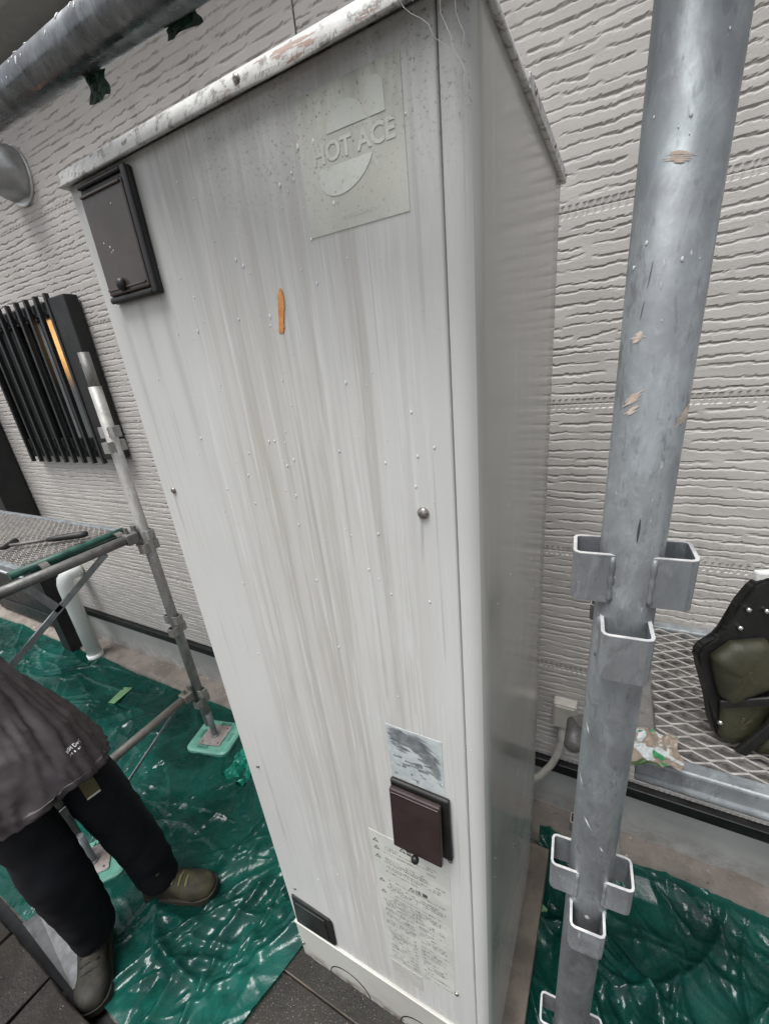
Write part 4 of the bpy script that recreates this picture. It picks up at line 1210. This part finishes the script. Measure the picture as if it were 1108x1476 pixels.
# ------------------------------------------------------------------ worker
per = thing('person', (-1.55, 0.30, 0), 'person in charcoal jacket, black trousers and olive boots on green sheet', 'person')
def skin(name, verts, edges, radii, mat, parent, sub=2, wr=0.0, ws=12, seed=0, root=0):
    off = base_of(per)
    me = bpy.data.meshes.new(name)
    me.from_pydata([Vector(v) - off for v in verts], edges, [])
    o = bpy.data.objects.new(name + '_tmp', me); COL.objects.link(o)
    md = o.modifiers.new('s', 'SKIN'); md.use_smooth_shade = True
    for i, sv in enumerate(me.skin_vertices[0].data):
        r = radii[i]; sv.radius = r if isinstance(r, tuple) else (r, r); sv.use_root = (i == root)
    ss = o.modifiers.new('u', 'SUBSURF'); ss.levels = sub; ss.render_levels = sub
    dg = bpy.context.evaluated_depsgraph_get()
    m2 = bpy.data.meshes.new_from_object(o.evaluated_get(dg))
    bpy.data.objects.remove(o); bpy.data.meshes.remove(me)
    if wr:
        for v in m2.vertices:
            p = v.co.copy()
            q = mnoise.noise(Vector((p.x * ws, p.y * ws + p.z * 4, p.z * ws * 1.1)) + Vector((seed, 0, 0))) + 0.5 * mnoise.noise(p * ws * 2.5)
            v.co += v.normal * q * wr
    for p in m2.polygons: p.use_smooth = True
    m2.name = name
    m2.materials.clear()
    return _link(name, m2, parent, mat)
PEL = Vector((-1.61, 0.28, 0.90)); CH = Vector((-1.88, 0.17, 1.26)); NK = Vector((-1.985, 0.12, 1.43)); HD = Vector((-1.995, 0.115, 1.58))
LA, RA = Vector((-1.475, 0.435, 0.11)), Vector((-1.545, 0.195, 0.11))
LK, RK = Vector((-1.515, 0.405, 0.49)), Vector((-1.545, 0.195, 0.50))
LH, RH = PEL + Vector((0.01, 0.095, -0.05)), PEL + Vector((0.0, -0.09, -0.05))
# body: one skinned figure with head, arms and hands
V, E, R = [], [], []
def add(v, r, par=None):
    V.append(Vector(v)); R.append(r)
    if par is not None: E.append((par, len(V) - 1))
    return len(V) - 1
i0 = add(PEL, (0.13, 0.10)); ic = add(PEL.lerp(CH, 0.5), (0.13, 0.10), i0); ich = add(CH, (0.15, 0.11), ic); ink = add(NK, 0.055, ich); 
ih = add(HD + Vector((0.01, 0, -0.04)), 0.075, ink); it = add(HD + Vector((0, 0, 0.06)), 0.085, ih)
for sgn, hip, kn, an in ((1, LH, LK, LA), (-1, RH, RK, RA)):
    a = add(hip, 0.085, i0); bq = add(hip.lerp(kn, 0.5), 0.07, a); cq = add(kn, 0.052, bq); dq = add(kn.lerp(an, 0.4), 0.05, cq); add(an, 0.034, dq)
    sh = add(CH + Vector((0.0, sgn * 0.19, 0.11)), 0.06, ich)
    elb = CH + Vector((0.10, sgn * 0.27, -0.16)); wri = CH + Vector((0.33, sgn * 0.20, -0.20)) if sgn > 0 else CH + Vector((0.25, -0.30, -0.22))
    wri = CH + Vector((-0.02, sgn * 0.17, 0.02)); elb = CH + Vector((-0.20, sgn * 0.24, -0.12))
    e_ = add(elb, 0.043, sh); w_ = add(wri, 0.028, e_)
    dirv = (wri - elb).normalized(); sidev = Vector((1, 0, 0)); 
    palm = add(wri + dirv * 0.045, (0.036, 0.018), w_)
    for q, ln in enumerate((0.068, 0.078, 0.072, 0.058)):
        base = wri + dirv * 0.085 + sidev * (0.028 - q * 0.019)
        f1 = add(base, 0.0095, palm); f2 = add(base + dirv * ln * 0.55 + Vector((0, -sgn * 0.008, 0)), 0.0085, f1); add(base + dirv * ln + Vector((0, -sgn * 0.028, 0)), 0.007, f2)
    t1 = add(wri + dirv * 0.03 + sidev * 0.032, 0.011, palm); t2 = add(wri + dirv * 0.06 + sidev * 0.05, 0.0095, t1); add(wri + dirv * 0.085 + sidev * 0.05 + Vector((0, -sgn * 0.012, 0)), 0.008, t2)
body = skin('body', V, E, R, 'skin', per, 2)
b = B(); b.sphere(HD + Vector((-0.012, 0, 0.045)), 0.098, (1.0, 0.86, 1.08), 20, 14)
for v in b.bm.verts:
    v.co += v.normal * 0.004 * mnoise.noise(v.co * 60)
b.build('hair', 'hair', per)
for nm, c_, r_, sc_, mt_ in (('eye', (0.082, 0.03, 0.01), 0.009, (0.7, 1.2, 0.8), 'print'), ('eye', (0.082, -0.03, 0.01), 0.009, (0.7, 1.2, 0.8), 'print'), ('nose', (0.092, 0, -0.02), 0.014, (1.1, 0.7, 1.6), 'skin'),
        ('mouth', (0.075, 0, -0.062), 0.02, (0.5, 1.2, 0.3), 'skin'), ('ear', (0, 0.083, -0.01), 0.03, (0.6, 0.25, 1), 'skin'), ('ear', (0, -0.083, -0.01), 0.03, (0.6, 0.25, 1), 'skin')):
    b = B(); b.sphere(HD + Vector(c_), r_, sc_); b.build(nm, mt_, per)
# trousers
V, E, R = [], [], []
i0 = add(PEL + Vector((0, 0.0, 0.0)), (0.11, 0.09))
for sgn, hip, kn, an in ((1, LH, LK, LA), (-1, RH, RK, RA)):
    a = add(hip, 0.090, i0); bq = add(hip.lerp(kn, 0.5), 0.100, a); cq = add(kn, 0.095, bq); c2 = add(kn.lerp(an, 0.5), 0.088, cq); dq = add(kn.lerp(an, 0.88), 0.080, c2); add(an + Vector((0, 0, -0.02)), 0.078, dq)
skin('trousers', V, E, R, 'trouser', per, 3, 0.012, 8, 4)
def jw(a, ca, sa, cz):
    f = mnoise.noise(Vector((ca * 5.5 + cz * 9, sa * 5.5 - cz * 7, 4.0)))
    return 0.014 * mnoise.noise(Vector((ca * 1.6, sa * 1.6, cz * 6))) + 0.020 * (0.5 - abs(f) ** 0.6) + 0.007 * mnoise.noise(Vector((ca * 10, sa * 10, cz * 26)))
# jacket: lofted shell, flared at the hem, with sleeves
b = B(); n = 128
rings = []
axis_pts = [(-1.572, 0.280, 0.815, 0.158, 0.196), (-1.580, 0.278, 0.84, 0.160, 0.198), (-1.61, 0.268, 0.91, 0.156, 0.194), (-1.66, 0.255, 0.99, 0.150, 0.19), (-1.74, 0.228, 1.08, 0.142, 0.185), (-1.81, 0.20, 1.17, 0.142, 0.195), (-1.88, 0.17, 1.26, 0.14, 0.205), (-1.925, 0.148, 1.33, 0.12, 0.195), (-1.965, 0.13, 1.39, 0.085, 0.12), (-1.98, 0.122, 1.43, 0.065, 0.07)]
fr = []
for i in range(len(axis_pts) - 1):
    for q in range(9):
        t = q / 9; fr.append([axis_pts[i][c_] * (1 - t) + axis_pts[i + 1][c_] * t for c_ in range(5)])
fr.append(list(axis_pts[-1]))
TW = math.radians(-22)
for (cx, cy, cz, rx, ry) in fr:
    ring = []
    for j in range(n):
        a = 2 * math.pi * j / n
        ca, sa = math.cos(a), math.sin(a)
        px = rx * math.copysign(abs(ca) ** 0.8, ca); py = ry * math.copysign(abs(sa) ** 0.8, sa)
        q = Vector((cx + px * math.cos(TW) - py * math.sin(TW), cy + px * math.sin(TW) + py * math.cos(TW), cz))
        w = jw(a, ca, sa, cz)
        q += Vector((ca, sa, 0)) * w
        if cz < 0.84: q.z += 0.02 * math.sin(a * 2 + 0.5) + 0.008 * math.sin(a * 5)
        ring.append(q)
    rings.append(ring)
inn = [[p + (Vector((cx, cy, p.z)) - p).normalized() * 0.006 for p in rings[0]] for (cx, cy, *_r) in fr[:1]]
inn2 = [[Vector((p.x * 0.9 + fr[9][0] * 0.1, p.y * 0.9 + fr[9][1] * 0.1, p.z)) for p in rings[9]]]
b.loft(inn2 + inn + rings, cap=False)
for sgn in (1, -1):
    s0 = CH + Vector((0.0, sgn * 0.17, 0.11)); elb = CH + Vector((-0.20, sgn * 0.24, -0.12)); wri = CH + Vector((-0.04, sgn * 0.175, 0.0))
    b.tube([s0, s0.lerp(elb, 0.5), elb, elb.lerp(wri, 0.5), wri], [0.085, 0.075, 0.068, 0.06, 0.055], 20, cap=False)
jk = b.build('jacket', 'jacket', per, smooth=True)
# hem seam and print on the jacket front
def jpoint(a, z, out=0.002):
    best = min(fr, key=lambda q: abs(q[2] - z))
    cx, cy, cz, rx, ry = best
    # interpolate between rings for smooth placement
    k_ = fr.index(best)
    ca, sa = math.cos(a), math.sin(a)
    px = rx * math.copysign(abs(ca) ** 0.8, ca); py = ry * math.copysign(abs(sa) ** 0.8, sa)
    q = Vector((cx + px * math.cos(TW) - py * math.sin(TW), cy + px * math.sin(TW) + py * math.cos(TW), z))
    w = jw(a, ca, sa, cz)
    return q + Vector((ca, sa, 0)) * (w + out)
def jwrap(o_, a0, a1, z0):
    Vt, Ft = text_polys('HIGH Durability', 0.026, 0.0002)
    w = max(v.x for v in Vt)
    bb = B()
    def mp0(u, h):
        a = a0 + (a1 - a0) * u
        z = z0 + h
        i = min(range(len(fr)), key=lambda q: abs(fr[q][2] - z)); 
        lo = max(i - 1, 0) if fr[i][2] > z else i; hi = min(lo + 1, len(fr) - 1)
        t = 0 if hi == lo else (z - fr[lo][2]) / (fr[hi][2] - fr[lo][2])
        A = jpoint(a, fr[lo][2], 0.008); Bq = jpoint(a, fr[hi][2], 0.008)
        return A.lerp(Bq, t)
    from mathutils.bvhtree import BVHTree
    dm = o_.data; tree = BVHTree.FromPolygons([v.co for v in dm.vertices], [tuple(p.vertices) for p in dm.polygons])
    raw = mp0; offb = base_of(per)
    def mp_(u, h):
        p = raw(u, h) - offb
        a = a0 + (a1 - a0) * u; dn = Vector((math.cos(a + TW), math.sin(a + TW), 0.0))
        hit = tree.ray_cast(p + dn * 0.08, -dn, 0.2)
        return (hit[0] + dn * 0.0016 if hit[0] is not None else p) + offb
    bb.add([mp_(v.x / w, v.y * 0.55) for v in Vt], Ft)
    for i in range(10):
        u = i / 9.5
        bb.add([mp_(u, -0.012), mp_(u + 0.035, -0.012), mp_(u + 0.035, -0.007), mp_(u, -0.007)], [(0, 1, 2, 3)])
    bb.build('chest_print', 'print', o_, recalc=False)
jwrap(jk, math.radians(38), math.radians(64), 0.925)
b = B(); tn = Vector((0.85, -0.28, 0.42)).normalized(); tc = Vector((-1.563, 0.388, 0.72)) + tn * 0.112
tdn = (Vector((0.1, 0.05, -1)) - tn * tn.dot(Vector((0.1, 0.05, -1)))).normalized(); tsx = tn.cross(tdn)
b.add([tc + tsx * u * 0.022 + tdn * v * 0.05 for u, v in ((-1, -1), (1, -1), (1, 1), (-1, 1))], [(0, 1, 2, 3)])
bmesh.ops.solidify(b.bm, geom=list(b.bm.faces), thickness=0.004); tg = b.build('pocket_tag', 'khaki', per)
b = B(); b.bar(tc + tdn * 0.047 - tsx * 0.02 + tn * 0.003, tc + tdn * 0.047 + tsx * 0.02 + tn * 0.003, 0.006, 0.002, up=tn); b.build('tag_edge', 'beigeplastic', tg)
# boots
def boot(heel, toe, ank, mat, lab):
    b = B()
    heel, toe = Vector((heel[0], heel[1], 0)), Vector((toe[0], toe[1], 0))
    d = (toe - heel); L = d.length; d.normalize(); s = Vector((-d.y, d.x, 0))
    prof = [(0.0, .018, .050), (0.03, .030, .085), (0.12, .037, .105), (0.25, .040, .118), (0.38, .042, .112), (0.5, .045, .098), (0.62, .050, .082), (0.75, .053, .070), (0.86, .050, .064), (0.94, .040, .054), (0.985, .024, .040), (1.0, .010, .028)]
    rings = []
    for t, hw, h in prof:
        c = heel + d * (L * t) + Vector((0, 0, 0.028))
        ring = []
        for j in range(18):
            a = 2 * math.pi * j / 18
            ca, sa = math.cos(a), math.sin(a)
            ring.append(c + s * hw * math.copysign(abs(ca) ** 0.75, ca) + Vector((0, 0, h * (0.5 + 0.5 * math.copysign(abs(sa) ** 0.8, sa)))))
        rings.append(ring)
    b.loft(rings)
    sole = B()
    o = [heel + d * (L * (0.5 - 0.515 * math.cos(a))) + s * (0.050 + 0.008 * math.sin(a)) * 0 for a in (0,)]
    outl = []
    for t, hw, h in prof: outl.append(heel + d * (L * (t * 1.02 - 0.01)) + s * (hw + 0.004))
    for t, hw, h in prof[::-1]: outl.append(heel + d * (L * (t * 1.02 - 0.01)) - s * (hw + 0.004))
    outl = [p + Vector((0, 0, 0.016)) for p in outl]
    sole.prism(outl, (0, 0, 0), (0, 0, 0.03))
    a0 = heel + d * (L * 0.22)
    b.tube([a0 + Vector((0, 0, 0.10)), a0.lerp(Vector(ank), 0.4) + Vector((0, 0, 0.12)), Vector(ank) + Vector((0, 0, 0.11))], [0.046, 0.052, 0.060], 20)
    for v in b.bm.verts:
        v.co += Vector((0, 0, 1)) * 0.008 * mnoise.noise(v.co * 24) + s * 0.008 * mnoise.noise(v.co * 33)
    bo = b.build('boot', mat, per, smooth=True); bo['label'] = lab
    sole.build('sole', 'sole', bo)
    lc = B()
    for q in range(4):
        t = 0.40 + q * 0.085; c = heel + d * (L * t); hgt = 0.028 + np.interp(t, [p[0] for p in prof], [p[2] for p in prof])
        pts = [c + s * w + Vector((0, 0, hgt + 0.002 - 0.35 * abs(w))) for w in np.linspace(-0.028, 0.028, 7)]
        lc.tube(pts, 0.0048, 8)
    lc.build('lace', 'khaki' if mat == 'boot' else mat, bo, kind='stuff')
boot((-1.545, 0.385), (-1.285, 0.522), LA, 'boot', 'olive boot stepping towards the heater')
boot((-1.60, 0.225), (-1.385, 0.075), RA, 'boot_shaded', 'olive boot in painted shade nearest the block kerb')

# ------------------------------------------------------------------ hammer on the left plank
hm = thing('hammer', (-2.3, 0.82, 1.375), 'small black handled hammer lying on the left plank', 'hammer')
h0, h1 = Vector((-2.06, 0.90, 1.398)), Vector((-2.33, 0.70, 1.396))
b = B(); b.tube([h0, h0.lerp(h1, 0.08), h0.lerp(h1, 0.4), h0.lerp(h1, 0.5)], [0.012, 0.016, 0.014, 0.010], 12); b.build('grip', 'rubber', hm)
b = B(); b.tube([h0.lerp(h1, 0.5), h1], 0.0075, 10); b.build('shaft', 'galv_old', hm)
hd = (h1 - h0).normalized(); hs_ = hd.cross(Vector((0, 0, 1)))
b = B(); b.tube([h1 - hs_ * 0.06 + Vector((0, 0, .01)), h1 - hs_ * 0.02, h1 + hs_ * 0.03, h1 + hs_ * 0.055], [0.004, 0.011, 0.013, 0.015], 12); b.build('head', 'rubber', hm)

# ------------------------------------------------------------------ tool pouch on the right plank
tp = thing('tool_pouch', (0.27, 0.66, 1.362), 'black tool pouch with olive pockets standing on the right plank', 'tool pouch')
PO = Vector((0.155, 0.655, 1.362)); UXv = Vector((0.93, 0.36, 0)).normalized(); UZv = Vector((0, 0.10, 1)).normalized(); UN = UXv.cross(UZv).normalized()   # UN points to the viewer
if UN.y > 0: UN = -UN
def TPP(u, w, o=0.0): return PO + UXv * u + UZv * w + UN * o
out = [(0.045, 0.008), (0.075, -0.002), (0.16, -0.004), (0.26, 0.0), (0.27, 0.29), (0.10, 0.292), (0.062, 0.288), (0.05, 0.28), (0.034, 0.25), (0.028, 0.205), (0.020, 0.19), (-0.004, 0.180), (-0.010, 0.165), (0.0, 0.14), (0.018, 0.09), (0.030, 0.04)]
b = B(); b.prism([TPP(u, w, -0.02) for u, w in out], (0, 0, 0), UN * 0.02)
bmesh.ops.bevel(b.bm, geom=list(b.bm.edges), offset=0.004, segments=2, affect='EDGES'); b.build('back_panel', 'leather', tp)
def pocket_bulge(outl, depth, mat, name, par, o0=0.002):
    b = B(); cu = sum(p[0] for p in outl) / len(outl); cw = sum(p[1] for p in outl) / len(outl)
    pts = []
    for i in range(len(outl)):
        p, q = outl[i], outl[(i + 1) % len(outl)]
        for t in range(4): pts.append((p[0] + (q[0] - p[0]) * t / 4, p[1] + (q[1] - p[1]) * t / 4))
    rings = []
    for s, h in ((1.0, 0), (0.985, 0.35), (0.93, 0.65), (0.8, 0.85), (0.55, 0.97), (0.25, 1.0)):
        rings.append([TPP(cu + (u - cu) * s, cw + (w - cw) * s, o0 + depth * h + 0.002 * mnoise.noise(Vector((u * 60, w * 60, s * 3)))) for u, w in pts])
    b.loft(rings); return b.build(name, mat, par)
pocket_bulge([(0.006, 0.168), (0.030, 0.192), (0.075, 0.196), (0.098, 0.15), (0.100, 0.115), (0.06, 0.098), (0.040, 0.083), (0.026, 0.1), (0.012, 0.14)], 0.024, 'olive', 'upper_pocket', tp)
pocket_bulge([(0.040, 0.02), (0.034, 0.078), (0.06, 0.09), (0.11, 0.085), (0.09, 0.02), (0.06, 0.004)], 0.012, 'olive', 'side_pocket', tp)
pocket_bulge([(0.085, 0.0), (0.105, 0.075), (0.13, 0.088), (0.25, 0.09), (0.255, -0.003), (0.15, -0.006)], 0.034, 'olive', 'lower_pocket', tp)
for q0, q1, w_, h_ in (((0.065, 0.0, 0.020), (0.112, 0.088, 0.030), 0.018, 0.008), ((0.122, 0.29, 0.006), (0.118, 0.085, 0.030), 0.034, 0.010), ((0.028, 0.085, 0.012), (0.115, 0.112, 0.032), 0.014, 0.006)):
    b = B(); b.bar(TPP(*q0), TPP(*q1), w_, h_, up=UN, bev=0.002); b.build('strap', 'leather', tp)
for u, w, o in ((0.046, 0.243, 0.003), (0.070, 0.240, 0.003), (0.040, 0.213, 0.003), (0.038, 0.045, 0.006), (0.098, 0.074, 0.036), (0.114, 0.118, 0.036)):
    b = B(); b.sphere(TPP(u, w, o), 0.0042, (1, 1, 1), 12, 8); b.build('rivet', 'rivet', tp)
b = B(); b.bar(TPP(0.085, 0.287, -0.012), TPP(0.055, 0.287, -0.012), 0.012, 0.022, bev=0.003); b.build('white_tool', 'whitepaint', tp)
scrap('printed_scrap', 'green and brown printed scrap beside the large pole on the right plank', 'scrap', (0.104, 0.607, 1.378), (0.034, 0.036, 0.014), 'scrap', 14, 21, None, 0.6)
